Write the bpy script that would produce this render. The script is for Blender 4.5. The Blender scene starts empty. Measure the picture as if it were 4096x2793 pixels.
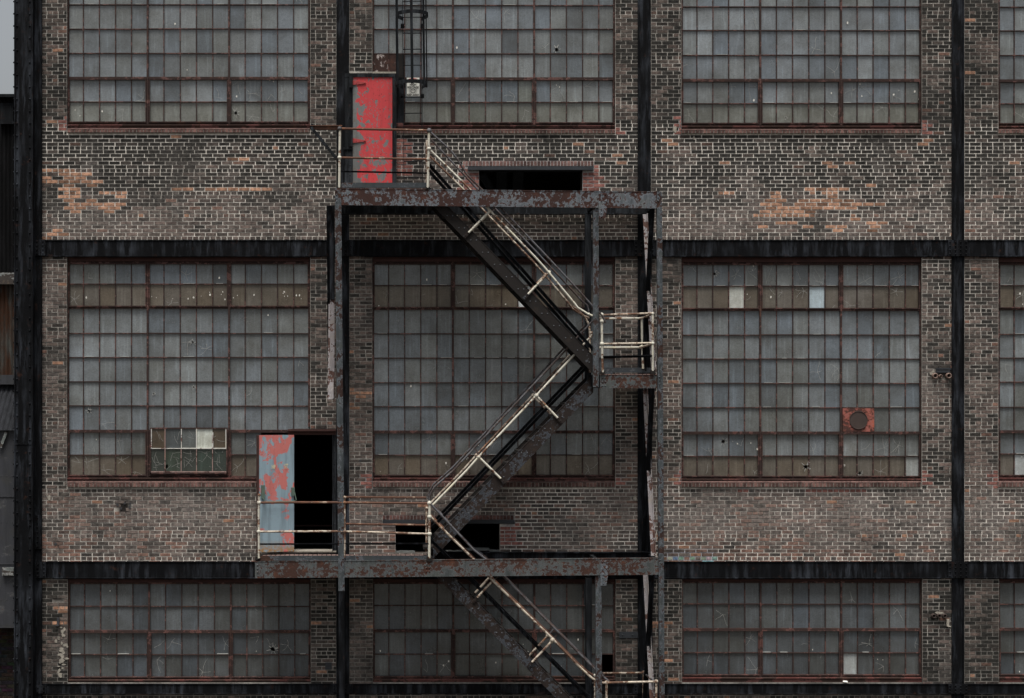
import bpy, math, random
from mathutils import Vector, Matrix, noise
random.seed(7)
R = math.radians
# ---------------------------------------------------------------- measures
S = 0.0046          # metres per photo pixel on the wall plane
D = 32.0            # distance camera - wall
CX, CY, H = 1500.0, 1540.0, 9.0   # photo pixel the lens axis meets, eye height
def W(sx, sy, d=0.0):
    f = (D - d) / D
    return Vector(((sx - CX) * S * f, -d, H + (CY - sy) * S * f))
scene = bpy.context.scene
col = scene.collection
# ---------------------------------------------------------------- object helpers
def link(o): col.objects.link(o); return o
def thing(name, label, cat, loc=(0, 0, 0), group=None, kind=None):
    o = link(bpy.data.objects.new(name, None)); o.location = loc; o.empty_display_size = .2
    o['label'] = label; o['category'] = cat
    if group: o['group'] = group
    if kind: o['kind'] = kind
    return o
def tag(o, label, cat, group=None):
    o['label'] = label; o['category'] = cat
    if group: o['group'] = group
    return o
def wloc(o):
    v = Vector((0, 0, 0))
    while o is not None: v += Vector(o.location); o = o.parent
    return v
class MB:
    def __init__(s): s.v = []; s.f = []; s.m = []; s.c = []; s.sm = []
    def face(s, pts, mi=0, c=(1, 1, 1), smooth=False):
        n = len(s.v); s.v += [tuple(p) for p in pts]; s.c += [c] * len(pts)
        s.f.append(tuple(range(n, n + len(pts)))); s.m.append(mi); s.sm.append(smooth)
    def mesh(s, vs, fs, mi=0, c=(1, 1, 1), smooth=False):
        n = len(s.v); s.v += [tuple(p) for p in vs]; s.c += [c] * len(vs)
        for f in fs: s.f.append(tuple(i + n for i in f)); s.m.append(mi); s.sm.append(smooth)
    def box(s, x0, x1, y0, y1, z0, z1, mi=0, c=(1, 1, 1)):
        if x0 > x1: x0, x1 = x1, x0
        if y0 > y1: y0, y1 = y1, y0
        if z0 > z1: z0, z1 = z1, z0
        vs = [(x0, y0, z0), (x1, y0, z0), (x1, y1, z0), (x0, y1, z0), (x0, y0, z1), (x1, y0, z1), (x1, y1, z1), (x0, y1, z1)]
        s.mesh(vs, [(0, 3, 2, 1), (4, 5, 6, 7), (0, 1, 5, 4), (1, 2, 6, 5), (2, 3, 7, 6), (3, 0, 4, 7)], mi, c)
    def pb(s, sx0, sx1, sy0, sy1, d0, d1, mi=0, c=(1, 1, 1)):      # box whose front face (depth d1) is given in photo measures
        a = W(sx0, sy0, d1); b = W(sx1, sy1, d1)
        s.box(a.x, b.x, -d1, -d0, b.z, a.z, mi, c)
    def bar(s, p, q, w, h, mi=0, c=(1, 1, 1), up=None):              # oriented box, w along depth, h across
        p = Vector(p); q = Vector(q); t = (q - p).normalized()
        if up is None:
            side = Vector((0, 1, 0)) if abs(t.y) < .9 else Vector((1, 0, 0))
        else: side = Vector(up)
        n = t.cross(side).normalized(); side = n.cross(t).normalized()
        vs = []
        for e in (p, q):
            for a, b in ((-1, -1), (1, -1), (1, 1), (-1, 1)): vs.append(e + side * (a * w / 2) + n * (b * h / 2))
        s.mesh(vs, [(0, 1, 2, 3), (7, 6, 5, 4), (0, 4, 5, 1), (1, 5, 6, 2), (2, 6, 7, 3), (3, 7, 4, 0)], mi, c)
    def tube(s, pts, r, n=10, mi=0, c=(1, 1, 1), cap=True):
        pts = [Vector(p) for p in pts]; rings = []
        for i, p in enumerate(pts):
            a = pts[max(i - 1, 0)]; b = pts[min(i + 1, len(pts) - 1)]
            t = (b - a).normalized(); u = t.cross(Vector((0, 1, 0)))
            if u.length < .01: u = t.cross(Vector((1, 0, 0)))
            u.normalize(); w = t.cross(u)
            rr = r[i] if isinstance(r, (list, tuple)) else r
            rings.append([p + (u * math.cos(2 * math.pi * k / n) + w * math.sin(2 * math.pi * k / n)) * rr for k in range(n)])
        vs = [v for g in rings for v in g]; fs = []
        for i in range(len(rings) - 1):
            for k in range(n): fs.append((i * n + k, i * n + (k + 1) % n, (i + 1) * n + (k + 1) % n, (i + 1) * n + k))
        s.mesh(vs, fs, mi, c, True)
        if cap: s.face(rings[0][::-1], mi, c); s.face(rings[-1], mi, c)
    def ball(s, p, r, mi=0, c=(1, 1, 1), sy=1.0, n=8, m=5):
        p = Vector(p); vs = []; fs = []
        for i in range(m + 1):
            th = math.pi * i / m
            for k in range(n):
                ph = 2 * math.pi * k / n
                vs.append(p + Vector((r * math.sin(th) * math.cos(ph), r * sy * math.sin(th) * math.sin(ph), r * math.cos(th))))
        for i in range(m):
            for k in range(n): fs.append((i * n + k, (i + 1) * n + k, (i + 1) * n + (k + 1) % n, i * n + (k + 1) % n))
        s.mesh(vs, fs, mi, c, True)
    def rivet(s, sx, sy, d, r=.016, mi=0, c=(1, 1, 1)): # domed head on a plate facing the yard
        p = W(sx, sy, d); vs = []
        for rr, yy in ((1, 0), (.8, .5), (.4, .75)):
            for k in range(7):
                a = 2 * math.pi * k / 7; vs.append(p + Vector((math.cos(a) * r * rr, -yy * r, math.sin(a) * r * rr)))
        fs = []
        for i in range(2):
            for k in range(7): fs.append((i * 7 + k, i * 7 + (k + 1) % 7, (i + 1) * 7 + (k + 1) % 7, (i + 1) * 7 + k))
        fs.append(tuple(range(14, 21)))
        s.mesh(vs, fs, mi, c, True)
    def build(s, name, mats, parent=None, label=None, kind=None):
        if not isinstance(mats, (list, tuple)): mats = [mats]
        off = wloc(parent) if parent else Vector((0, 0, 0))
        me = bpy.data.meshes.new(name)
        me.from_pydata([(v[0] - off.x, v[1] - off.y, v[2] - off.z) for v in s.v], [], s.f)
        for m in mats: me.materials.append(m)
        me.polygons.foreach_set('material_index', s.m); me.polygons.foreach_set('use_smooth', s.sm)
        ca = me.color_attributes.new('col', 'FLOAT_COLOR', 'POINT')
        flat = []
        for c in s.c: flat += [c[0], c[1], c[2], c[3] if len(c) > 3 else 1.0]
        ca.data.foreach_set('color', flat)
        me.update()
        o = link(bpy.data.objects.new(name, me)); o.parent = parent
        if label: o['label'] = label
        if kind: o['kind'] = kind
        return o
# ---------------------------------------------------------------- material helpers
class NT:
    def __init__(s, name):
        s.m = bpy.data.materials.new(name); s.m.use_nodes = True; s.t = s.m.node_tree
        for n in list(s.t.nodes): s.t.nodes.remove(n)
        s.out = s.t.nodes.new('ShaderNodeOutputMaterial'); s.p = s.t.nodes.new('ShaderNodeBsdfPrincipled')
        s.t.links.new(s.p.outputs[0], s.out.inputs[0])
        s.tc = s.t.nodes.new('ShaderNodeTexCoord')
    def L(s, a, b): s.t.links.new(a, b)
    def setin(s, inp, v):
        if isinstance(v, bpy.types.NodeSocket): s.L(v, inp)
        elif isinstance(v, (tuple, list)) and inp.type == 'RGBA': inp.default_value = (*v[:3], 1)
        else: inp.default_value = v
    def coord(s, scale=(1, 1, 1), loc=(0, 0, 0)):
        n = s.t.nodes.new('ShaderNodeMapping'); s.L(s.tc.outputs['Object'], n.inputs[0])
        n.inputs['Scale'].default_value = scale; n.inputs['Location'].default_value = loc; return n.outputs[0]
    def noise(s, scale, detail=5, rough=.55, vec=None, dist=0.0):
        n = s.t.nodes.new('ShaderNodeTexNoise'); s.L(vec if vec is not None else s.tc.outputs['Object'], n.inputs['Vector'])
        n.inputs['Scale'].default_value = scale; n.inputs['Detail'].default_value = detail
        n.inputs['Roughness'].default_value = rough; n.inputs['Distortion'].default_value = dist
        return n.outputs['Fac']
    def ramp(s, v, a, b, lo=0.0, hi=1.0):
        n = s.t.nodes.new('ShaderNodeMapRange'); n.clamp = True; s.setin(n.inputs[0], v)
        s.setin(n.inputs[1], a); s.setin(n.inputs[2], b); s.setin(n.inputs[3], lo); s.setin(n.inputs[4], hi); return n.outputs[0]
    def math(s, op, a, b=0.0, c=None):
        n = s.t.nodes.new('ShaderNodeMath'); n.operation = op; s.setin(n.inputs[0], a); s.setin(n.inputs[1], b)
        if c is not None: s.setin(n.inputs[2], c)
        return n.outputs[0]
    def mix(s, f, a, b, mode='MIX'):
        n = s.t.nodes.new('ShaderNodeMix'); n.data_type = 'RGBA'; n.blend_type = mode; n.clamp_factor = True
        s.setin(n.inputs[0], f); s.setin(n.inputs[6], a); s.setin(n.inputs[7], b); return n.outputs[2]
    def attr(s, out='Color'):
        n = s.t.nodes.new('ShaderNodeAttribute'); n.attribute_name = 'col'; return n.outputs[out]
    def sep(s, v):
        n = s.t.nodes.new('ShaderNodeSeparateXYZ'); s.L(v, n.inputs[0]); return n.outputs
    def bump(s, h, strength=.3, dist=.01):
        n = s.t.nodes.new('ShaderNodeBump'); n.inputs['Strength'].default_value = strength; n.inputs['Distance'].default_value = dist
        s.L(h, n.inputs['Height']); s.L(n.outputs[0], s.p.inputs['Normal']); return n
    def fin(s, colr, rough=.7, metal=0.0, spec=.5):
        s.setin(s.p.inputs['Base Color'], colr); s.setin(s.p.inputs['Roughness'], rough); s.setin(s.p.inputs['Metallic'], metal)
        s.p.inputs['Specular IOR Level'].default_value = spec; return s.m
def m_brick():
    n = NT('brick'); c = n.attr()
    a = n.noise(13, 6, .65); d = n.noise(3.1, 4, .6); g = n.noise(90, 3, .6)
    c1 = n.mix(n.ramp(a, .44, .58, 0, .72), c, n.mix(1.0, c, (.34, .34, .36), 'MULTIPLY'))
    c2 = n.mix(n.ramp(d, .42, .68, 0, .45), c1, n.mix(1.0, c1, (.5, .5, .52), 'MULTIPLY'))
    c3 = n.mix(n.ramp(g, .35, .7, 0, .3), c2, n.mix(1.0, c2, (1.9, 1.85, 1.8), 'MULTIPLY'))
    n.bump(n.math('ADD', g, a), .5, .006); return n.fin(c3, .92, 0, .25)
def m_mortar():
    n = NT('mortar'); c = n.attr(); a = n.noise(16, 5, .7); d = n.noise(2.3, 4, .6)
    c1 = n.mix(n.ramp(a, .38, .66, 0, .7), c, n.mix(1.0, c, (.33, .33, .33), 'MULTIPLY'))
    c2 = n.mix(n.ramp(d, .45, .65, 0, .5), c1, n.mix(1.0, c1, (.5, .5, .5), 'MULTIPLY'))
    n.bump(a, .5, .006); return n.fin(c2, .95, 0, .2)
def m_plain(name, c, rough=.8, var=.5, scale=8, spec=.4):
    n = NT(name); a = n.noise(scale, 6, .65)
    n.bump(a, .2, .004)
    return n.fin(n.mix(n.ramp(a, .35, .68, 0, var), c, tuple(x * .35 for x in c)), rough, 0, spec)
def m_black(name='black_steel', base=(.003, .0033, .0042), hi=(.050, .057, .070), amt=.85):
    n = NT(name); v = n.coord((9, 9, 1.1)); a = n.noise(1.0, 7, .7, v); b = n.noise(1.3, 4, .6); g = n.noise(60, 3, .6)
    f = n.math('MULTIPLY', n.ramp(a, .47, .66), n.ramp(b, .38, .62, .12, amt))
    c = n.mix(f, base, hi); c = n.mix(n.ramp(n.noise(7, 6, .7), .60, .72, 0, .5), c, (.05, .022, .014))
    n.bump(n.math('ADD', a, g), .25, .004); return n.fin(c, n.ramp(a, .3, .7, .85, .65), 0, .10)
def m_rusty(name, paint=(.20, .215, .225), rust=(.060, .022, .015), cover=.52, sc=3.2, streak=2.0, edge=(.34, .36, .38), soft=.03, dirty=.5, zb=None):
    # flaking paint over rust with a pale lifted rim and run marks
    n = NT(name); v = n.coord((sc * streak, sc * streak, sc * 1.15)); v2 = n.coord((sc * .22, sc * .22, sc * .3), (3, 1, 7))
    a = n.noise(1.0, 10, .72, v, .25); b = n.noise(1.0, 3, .5, v2)
    k = n.math('ADD', n.math('MULTIPLY', a, .74), n.math('MULTIPLY', b, .36))
    m = n.ramp(k, cover - soft * .3, cover + soft * .3)
    rim = n.math('SUBTRACT', n.ramp(k, cover - soft * 1.2, cover - soft * .4), m)
    st = n.noise(1.0, 6, .65, n.coord((13, 13, 1.3))); fine = n.noise(55, 4, .7)
    p = n.mix(n.ramp(st, .42, .66, 0, dirty), paint, tuple(x * .38 for x in paint))
    p = n.mix(n.ramp(n.noise(1.0, 5, .6, n.coord((5, 5, 5), (9, 2, 4))), .52, .68, 0, .4), p, (paint[0] * 1.1, paint[1] * 1.02, paint[2] * .72))
    p = n.mix(n.math('MULTIPLY', rim, n.ramp(fine, .35, .65, .15, .9)), p, edge)
    r = n.mix(n.ramp(fine, .35, .7, 0, .7), rust, tuple(x * .45 for x in rust))
    r = n.mix(n.ramp(n.noise(1.0, 5, .6, n.coord((6, 6, 6), (1, 8, 2))), .55, .72, 0, .6), r, (rust[0] * 2.6, rust[1] * 2.3, rust[2] * 1.7))
    n.bump(n.math('SUBTRACT', n.math('MULTIPLY', fine, .3), m), .5, .004)
    return n.fin(n.mix(m, p, r), n.mix(m, (.55,) * 3, (.9,) * 3), 0, .4)
def m_glass():
    n = NT('dirty_wired_glass'); c = n.attr()
    st = n.noise(1.0, 5, .6, n.coord((17, 17, 1.2))); dd = n.noise(2.6, 5, .65); f = n.noise(75, 4, .7)
    cl = n.noise(.55, 4, .6); c = n.mix(n.ramp(cl, .38, .62), n.mix(1.0, c, (.74, .74, .71), 'MULTIPLY'), n.mix(1.0, c, (1.16, 1.20, 1.23), 'MULTIPLY'))  # broad cloudy tones painted in like a soft sky reflection
    c1 = n.mix(n.ramp(st, .52, .70, 0, .55), c, n.mix(1.0, c, (1.6, 1.68, 1.74), 'MULTIPLY'))
    c1 = n.mix(n.ramp(dd, .44, .68, 0, .65), c1, n.mix(1.0, c1, (.58, .55, .5), 'MULTIPLY'))
    c1 = n.mix(n.ramp(f, .42, .66, 0, .5), c1, n.mix(1.0, c1, (.55, .55, .55), 'MULTIPLY'))
    w = n.noise(1.0, 3, .55, n.coord((26, 26, 44)), .7)
    c1 = n.mix(n.ramp(w, .44, .60, 0, .35), c1, n.mix(1.0, c1, (.66, .66, .66), 'MULTIPLY'))
    n.bump(n.math('ADD', w, n.math('MULTIPLY', f, .3)), .45, .004)
    m = n.fin(c1, n.ramp(dd, .35, .7, .12, .30), 0, .8); return m
def m_door(name, paint, under, cover, bias=None, seed=0, sc=2.6, stretch=1.7, rusty=.8, base=False):
    n = NT(name); v = n.coord((sc * stretch, sc, sc), (seed, seed * 2, seed * 3))
    a = n.noise(1.0, 9, .6, v, .4); a2 = n.noise(1.0, 3, .5, n.coord((1.1, 1.1, .9), (seed + 4, 0, seed)))
    k = n.math('ADD', n.math('MULTIPLY', a, .75), n.math('MULTIPLY', a2, .3))
    if bias is not None:
        sx = n.sep(n.tc.outputs['Object'])
        if bias[0] == 'z': k = n.math('ADD', k, n.ramp(sx[2], bias[1], bias[2], bias[3], bias[4]))
        else: k = n.math('ADD', k, n.ramp(sx[0], bias[0], bias[1], bias[2], 0.0))
    m = n.ramp(k, cover - .008, cover + .008)
    deep = n.ramp(k, cover + .05, cover + .10)
    g = n.noise(22, 5, .7)
    sm = n.noise(1.0, 6, .7, n.coord((30, 30, 17), (seed, 1, 5))); rg = n.noise(1.0, 3, .5, n.coord((3, 3, 2), (1, seed, 5)))
    m = n.math('MAXIMUM', m, n.math('MULTIPLY', n.ramp(sm, .565, .585), n.ramp(rg, .47, .50)))
    sc2 = n.noise(1.0, 4, .7, n.coord((70, 70, 7), (2, 1, 5))); m = n.math('MAXIMUM', m, n.ramp(sc2, .70, .715, 0, .8)); s2 = n.noise(1.0, 5, .6, n.coord((12, 12, 1.0)))
    p = n.mix(n.ramp(s2, .5, .7, 0, .45), paint, tuple(x * .6 for x in paint))
    p = n.mix(n.ramp(g, .60, .66, 0, .75), p, tuple(x * .3 for x in paint))
    u = n.mix(n.ramp(s2, .45, .62, 0, .6), under, tuple(x * .55 for x in under))
    u = n.mix(n.math('MULTIPLY', deep, n.ramp(g, .46, .66, 0, rusty)), u, (.13, .10, .075))
    if base: u = n.mix(n.math('MULTIPLY', n.ramp(n.sep(n.tc.outputs['Object'])[2], .22, .03), n.ramp(g, .35, .55)), u, (.30, .17, .07))
    n.bump(m, -.35, .003); return n.fin(n.mix(m, p, u), .5, 0, .45)
def m_corr(name, c1, c2, sc=1.4, lo=.42, hi=.62):
    n = NT(name); a = n.noise(1.0, 6, .65, n.coord((sc * 5, sc * 5, sc))); g = n.noise(30, 4, .6)
    c = n.mix(n.ramp(a, lo, hi), c1, c2); c = n.mix(n.ramp(g, .4, .7, 0, .5), c, tuple(x * .4 for x in c1)); n.bump(g, .2, .004)
    return n.fin(c, .85, 0, .12)
def m_ground():
    n = NT('yard_ground'); a = n.noise(.35, 6, .6); b = n.noise(6, 5, .7)
    c = n.mix(n.ramp(a, .4, .6), (.060, .050, .038), (.085, .080, .070)); c = n.mix(n.ramp(b, .4, .7, 0, .6), c, (.03, .028, .024))
    n.bump(b, .5, .03); return n.fin(c, .95, 0, .2)
M = dict(
    pinkbar=m_rusty('faded_pink_bar', (.30, .19, .17), (.08, .035, .03), .60, 9, 1.0, (.36, .28, .26), .06, .4),
    hinge=m_plain('red_hinge_paint', (.38, .05, .05), .6, .5, 25),
    rivet=m_plain('worn_rivet_head', (.11, .12, .135), .6, .7, 60),
    brick=m_brick(), mortar=m_mortar(), black=m_black(), glass=m_glass(), ground=m_ground(),
    black2=m_black('weathered_black_steel', (.008, .009, .0105), (.058, .066, .076), .9),
    beam=m_rusty('flaking_grey_beam_paint', (.098, .112, .128), (.042, .017, .013), .535, 14, 1.2, edge=(.22, .24, .27), soft=.05, dirty=.9),
    beam2=m_rusty('mostly_sound_grey_paint', (.068, .077, .078), (.052, .022, .015), .558, 14, 1.1, edge=(.13, .14, .15), soft=.05, dirty=.9),
    post=m_rusty('post_paint', (.052, .062, .068), (.034, .016, .012), .575, 7.0, 1.6, edge=(.17, .19, .22), soft=.045, dirty=.85),
    stringer=m_rusty('rusted_stringer', (.05, .055, .065), (.0115, .0088, .0078), .40, 10, 1.2, (.12, .13, .15)),
    stringer2=m_rusty('flaking_stringer', (.034, .039, .048), (.017, .0105, .0085), .525, 11, 1.2, (.09, .10, .12)),
    pale=m_rusty('pale_brace_paint', (.215, .195, .20), (.075, .038, .030), .57, 7, 1.2, (.4, .4, .42)),
    cream=m_rusty('cream_pipe_paint', (.56, .54, .46), (.15, .075, .045), .592, 8, 1.0, (.60, .57, .50), .07, .35),
    creamrust=m_rusty('half_rusted_cream_paint', (.46, .41, .34), (.13, .070, .046), .54, 8, 1.0, (.54, .46, .37), .12, .4),
    rustpipe=m_rusty('rusted_pipe', (.36, .27, .20), (.115, .055, .036), .46, 6, 1.0, (.32, .22, .15), .08, .5),
    darkpipe=m_rusty('bare_dark_pipe', (.085, .085, .095), (.055, .040, .038), .54, 5, 1.0, (.11, .11, .12), .1, .4),
    kick=m_rusty('kick_plate_paint', (.040, .048, .055), (.055, .026, .018), .60, 2.6, 1.0, (.17, .18, .2)),
    sash=m_rusty('rusted_sash_paint', (.092, .037, .030), (.038, .020, .017), .51, 9, 1.0, (.16, .08, .07), .05, .5),
    sashwhite=m_rusty('pale_sash_paint', (.60, .59, .55), (.14, .06, .05), .60, 8, 1.0, (.6, .6, .58), .05, .3),
    wood=m_rusty('red_sill_paint', (.115, .038, .032), (.048, .026, .020), .555, 3, .8, (.2, .08, .07), .04, .6),
    head=m_plain('dark_red_head', (.055, .022, .018), .85, .6, 6),
    red=m_door('red_door_paint', (.50, .044, .050), (.15, .16, .16), .565, (-.06, .17, .26), 3, 7.5, 1.3),
    pink=m_door('faded_red_and_blue_door_paint', (.50, .155, .14), (.24, .33, .385), .54, ('z', 1.15, .75, .0, .10), 42, 2.7, 1.2, .15, True),
    deck=m_plain('deck_boards', (.19, .125, .11), .85, .4, 5),
    redpanel=m_rusty('orange_and_rust_panel', (.36, .085, .045), (.075, .032, .026), .53, 5, 1.0, (.28, .12, .12), .10, .3),
    ruspanel=m_rusty('rust_sheet', (.30, .24, .23), (.040, .018, .014), .50, 4, 1.6, (.5, .46, .44), .05, .3),
    darkdisc=m_plain('dark_brown_sheet', (.055, .038, .033), .8, .4, 9),
    chip=m_plain('pale_chip', (.72, .70, .64), .8, .3, 30),
    crack=m_plain('crack_edge', (.36, .36, .34), .6, .2, 30),
    plaster=m_plain('plaster', (.36, .33, .28), .9, .7, 30),
    clay=m_plain('clay_pipe', (.20, .135, .11), .55, .4, 30),
    steel=m_plain('lintel_steel', (.026, .030, .036), .6, .5, 5),
    signw=m_plain('sign_white', (.85, .85, .78), .6, .15, 12),
    signr=m_plain('sign_red', (.55, .09, .07), .6, .3, 12),
    signk=m_plain('sign_black', (.015, .015, .016), .6, .1, 12),
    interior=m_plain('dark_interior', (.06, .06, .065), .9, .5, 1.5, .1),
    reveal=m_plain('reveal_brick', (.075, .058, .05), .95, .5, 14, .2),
    corr_dark=m_corr('black_corrugated', (.003, .003, .0035), (.007, .007, .008)),
    corr_rust=m_corr('rusty_corrugated', (.07, .075, .07), (.05, .022, .012), 1.2, .36, .55),
    corr_grey=m_corr('grey_corrugated', (.03, .032, .037), (.016, .017, .02)),
    sheet=m_rusty('grey_sheet_metal', (.040, .042, .049), (.09, .055, .04), .66, 1.6, .8, (.12, .12, .12), .04, .5),
    ledge=m_rusty('flaking_white_ledge', (.14, .155, .15), (.06, .05, .045), .52, 5, .6, (.5, .5, .5)),
    plank=m_plain('weathered_plank', (.17, .18, .175), .9, .6, 9),
    green=m_plain('green_box_paint', (.10, .15, .12), .7, .5, 12),
    letter=m_plain('cream_letters', (.66, .60, .42), .8, .5, 60),
)
# ---------------------------------------------------------------- the setting
g = MB()
N = 24
for i in range(N):
    for j in range(N):
        x0, x1 = -600 + 1200 * i / N, -600 + 1200 * (i + 1) / N
        y0, y1 = -600 + 1200 * j / N, -600 + 1200 * (j + 1) / N
        g.face([(x0, y0, 0), (x1, y0, 0), (x1, y1, 0), (x0, y1, 0)])
g.build('ground', M['ground'], None, kind='structure')

B = thing('factory_building', 'old brick and black steel factory facade with huge rusty multi-pane windows', 'building', (6.0, 0, 0))
# ---------------------------------------------------------------- brickwork
def nz(x, y, s, o=0.0): return noise.noise(Vector((x * s + o, y * s - o, o * 1.7)))
NEW = [(3685, 3722, 478, 538), (2702, 2726, 465, 538), (3688, 3712, 1880, 1936), (2700, 2726, 1880, 1936), (1445, 1490, 1903, 1950),
       (2463, 2500, 1905, 1948), (235, 268, 470, 530), (2462, 2484, 505, 538), (1843, 1916, 644, 768), (2330, 2400, 660, 768),
       (2000, 2072, 2095, 2180), (1586, 1640, 548, 700), (3950, 3992, 1880, 1950), (3230, 3470, 1950, 1964), (2950, 3000, 1950, 1964)]
ORANGE = [(165, 360, 668, 740, .66), (200, 500, 725, 850, .42), (165, 300, 920, 960, .4), (690, 1300, 750, 772, .38), (700, 780, 545, 560, .4), (930, 990, 625, 640, 1),
          (2990, 3540, 730, 930, .24), (3040, 3400, 800, 838, .85), (3500, 3500, 830, 890, .85), (3150, 3440, 880, 925, .5), (3290, 3345, 630, 672, .8), (2650, 2700, 555, 585, .7),
          (2880, 2940, 765, 780, .9), (3690, 3730, 560, 590, .9), (3560, 3620, 650, 670, .6), (2600, 2690, 2480, 2560, .5), (2604, 2680, 2600, 2720, .25),
          (210, 272, 2420, 2500, .6), (1050, 1172, 1600, 1700, .1), (1397, 1489, 1560, 1800, .18), (2600, 2760, 2130, 2245, .1)]
def inr(x, y, r): return r[0] <= x <= r[1] and r[2] <= y <= r[3]
def soot_and_vignette(x, y):
    # share of sooted bricks: heavy below the sills where rain never washed, light lower down; top and bottom storeys darkened to paint in the vignette
    if y < 0: s = .75
    elif y < 515: s = .78 - y * .0003
    elif y < 640: s = .93
    elif y < 960: s = .93 - (y - 640) / 320 * .62
    elif y < 1920: s = .46
    elif y < 2050: s = .46
    elif y < 2250: s = .38
    else: s = .68
    return s + .55 * nz(x, y, .006, 3) + .25 * nz(x, y, .02, 9)
def redness(x, y):
    r = 0.0
    if 1990 < y < 2250:
        r = .18
        if 2600 < x < 3250: r = .2 + .5 * (y - 1990) / 260
        if 165 < x < 700: r = .2 + .4 * (y - 1990) / 260
        if 3250 <= x < 3600 and y > 2190: r = .55
    return r + .15 * nz(x, y, .01, 21)
def wash(x, y):     # pale bloom left by rain running off the sills
    a = 0.0
    if 1955 < y < 2240:
        a = .12 + .28 * math.exp(-((y - 2060) / 90) ** 2) * (1 if x > 2604 or 550 < x < 1044 else .45)
    elif 538 < y < 640: a = .02
    elif 640 <= y < 960: a = .16 * math.exp(-((y - 860) / 110) ** 2)
    elif y < 1920 and y > 1026: a = .04
    return a + .45 * max(0.0, nz(x, y * .5, .012, 31) - .05) * (1 if y > 640 else .3)
def brick_col(x, y):
    for r in NEW:
        if inr(x, y, r):
            v = random.uniform(.75, 1.15); return (.27 * v, .12 * v, .10 * v)
    for r in ORANGE:
        if inr(x, y, r) and .5 + 1.15 * nz(x * .55, y * 1.3, .022, 13) + random.uniform(-.14, .14) < r[4] + .04:
            v = random.uniform(.55, 1.1); v = v if random.random() < .7 else v * .6; return (.52 * v, .29 * v, .19 * v)
    if random.random() < .008: return (.32, .18, .12)
    v = random.uniform(.75, 1.25); w = random.random()
    k = soot_and_vignette(x, y) + random.uniform(-.42, .42); k = max(0.0, min(1.0, (k - .28) / .5))
    if random.random() < redness(x, y): base = (.215 * v, .118 * v, .088 * v); k *= .6
    else: base = ((.134 + .016 * w) * v, .110 * v, .095 * v)
    if 2205 < y < 2250 and 2650 < x < 2860 and random.random() < .55: return tuple(c * random.uniform(.5, 1.2) for c in (.36, .36, .40))
    dk = (.027 * v, .0255 * v, .0225 * v)
    o = [base[i] * (1 - k) + dk[i] * k for i in range(3)]
    w = max(0.0, min(.6, wash(x, y) * (.7 + .6 * random.random())))
    return tuple(o[i] * (1 - w) + (.27, .235, .215)[i] * w for i in range(3))
MISSING = [(470, 520, 2012, 2030), (478, 500, 2030, 2042), (215, 232, 2170, 2182), (3743, 3809, 1471, 1514), (212, 250, 2392, 2406), (3725, 3790, 2456, 2472)]
def mortar_col(x, y):
    if any(r[0] - 9 < x < r[1] + 9 and r[2] - 7 < y < r[3] + 7 for r in MISSING): return (.03, .026, .024)
    for r in NEW:
        if inr(x, y, r): return (.42, .40, .39)
    if 2200 < y < 2252 and 2640 < x < 2870: return (.5, .5, .53)
    if y < 500: b = .36
    elif y < 680: b = .86
    elif y < 960: b = .62
    elif y < 1920: b = .34
    elif y < 2255: b = .50
    else: b = .34
    if x > 2604 and y > 500: b *= 1.3 if y < 2314 else 1.1
    if 938 < y < 962 or 2225 < y < 2250: b *= 1.5
    if y > 2314: b *= .7  # bottom storey mortar darkened along with the painted vignette
    b *= 1 + .75 * nz(x, y, .008, 5) + .35 * nz(x, y, .03, 7)
    b = max(.12, min(b * 1.15, .9)); return (b, b * .94, b * .85)
CP = 15.03
def subtract(a, b, holes):
    segs = [(a, b)]
    for h0, h1 in holes:
        out = []
        for s0, s1 in segs:
            if h1 <= s0 or h0 >= s1: out.append((s0, s1)); continue
            if h0 > s0: out.append((s0, h0))
            if h1 < s1: out.append((h1, s1))
        segs = out
    return [s for s in segs if s[1] - s[0] > 3]
def one_brick(mb, a, b, t, u, c, d=0.0):
    ch = .7; j = lambda: random.uniform(-.55, .55)
    dj = d + random.uniform(-.003, .003)
    P = [W(a + ch + j() * .5, t + ch + j() * .4, dj), W(b - ch + j() * .5, t + ch + j() * .4, dj), W(b - ch + j() * .5, u - ch + j() * .4, dj), W(a + ch + j() * .5, u - ch + j() * .4, dj)]
    Q = [W(a, t, d - .012), W(b, t, d - .012), W(b, u, d - .012), W(a, u, d - .012)]
    mb.mesh(P + Q, [(0, 3, 2, 1), (4, 0, 1, 5), (5, 1, 2, 6), (6, 2, 3, 7), (7, 3, 0, 4)], 0, c)
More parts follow.
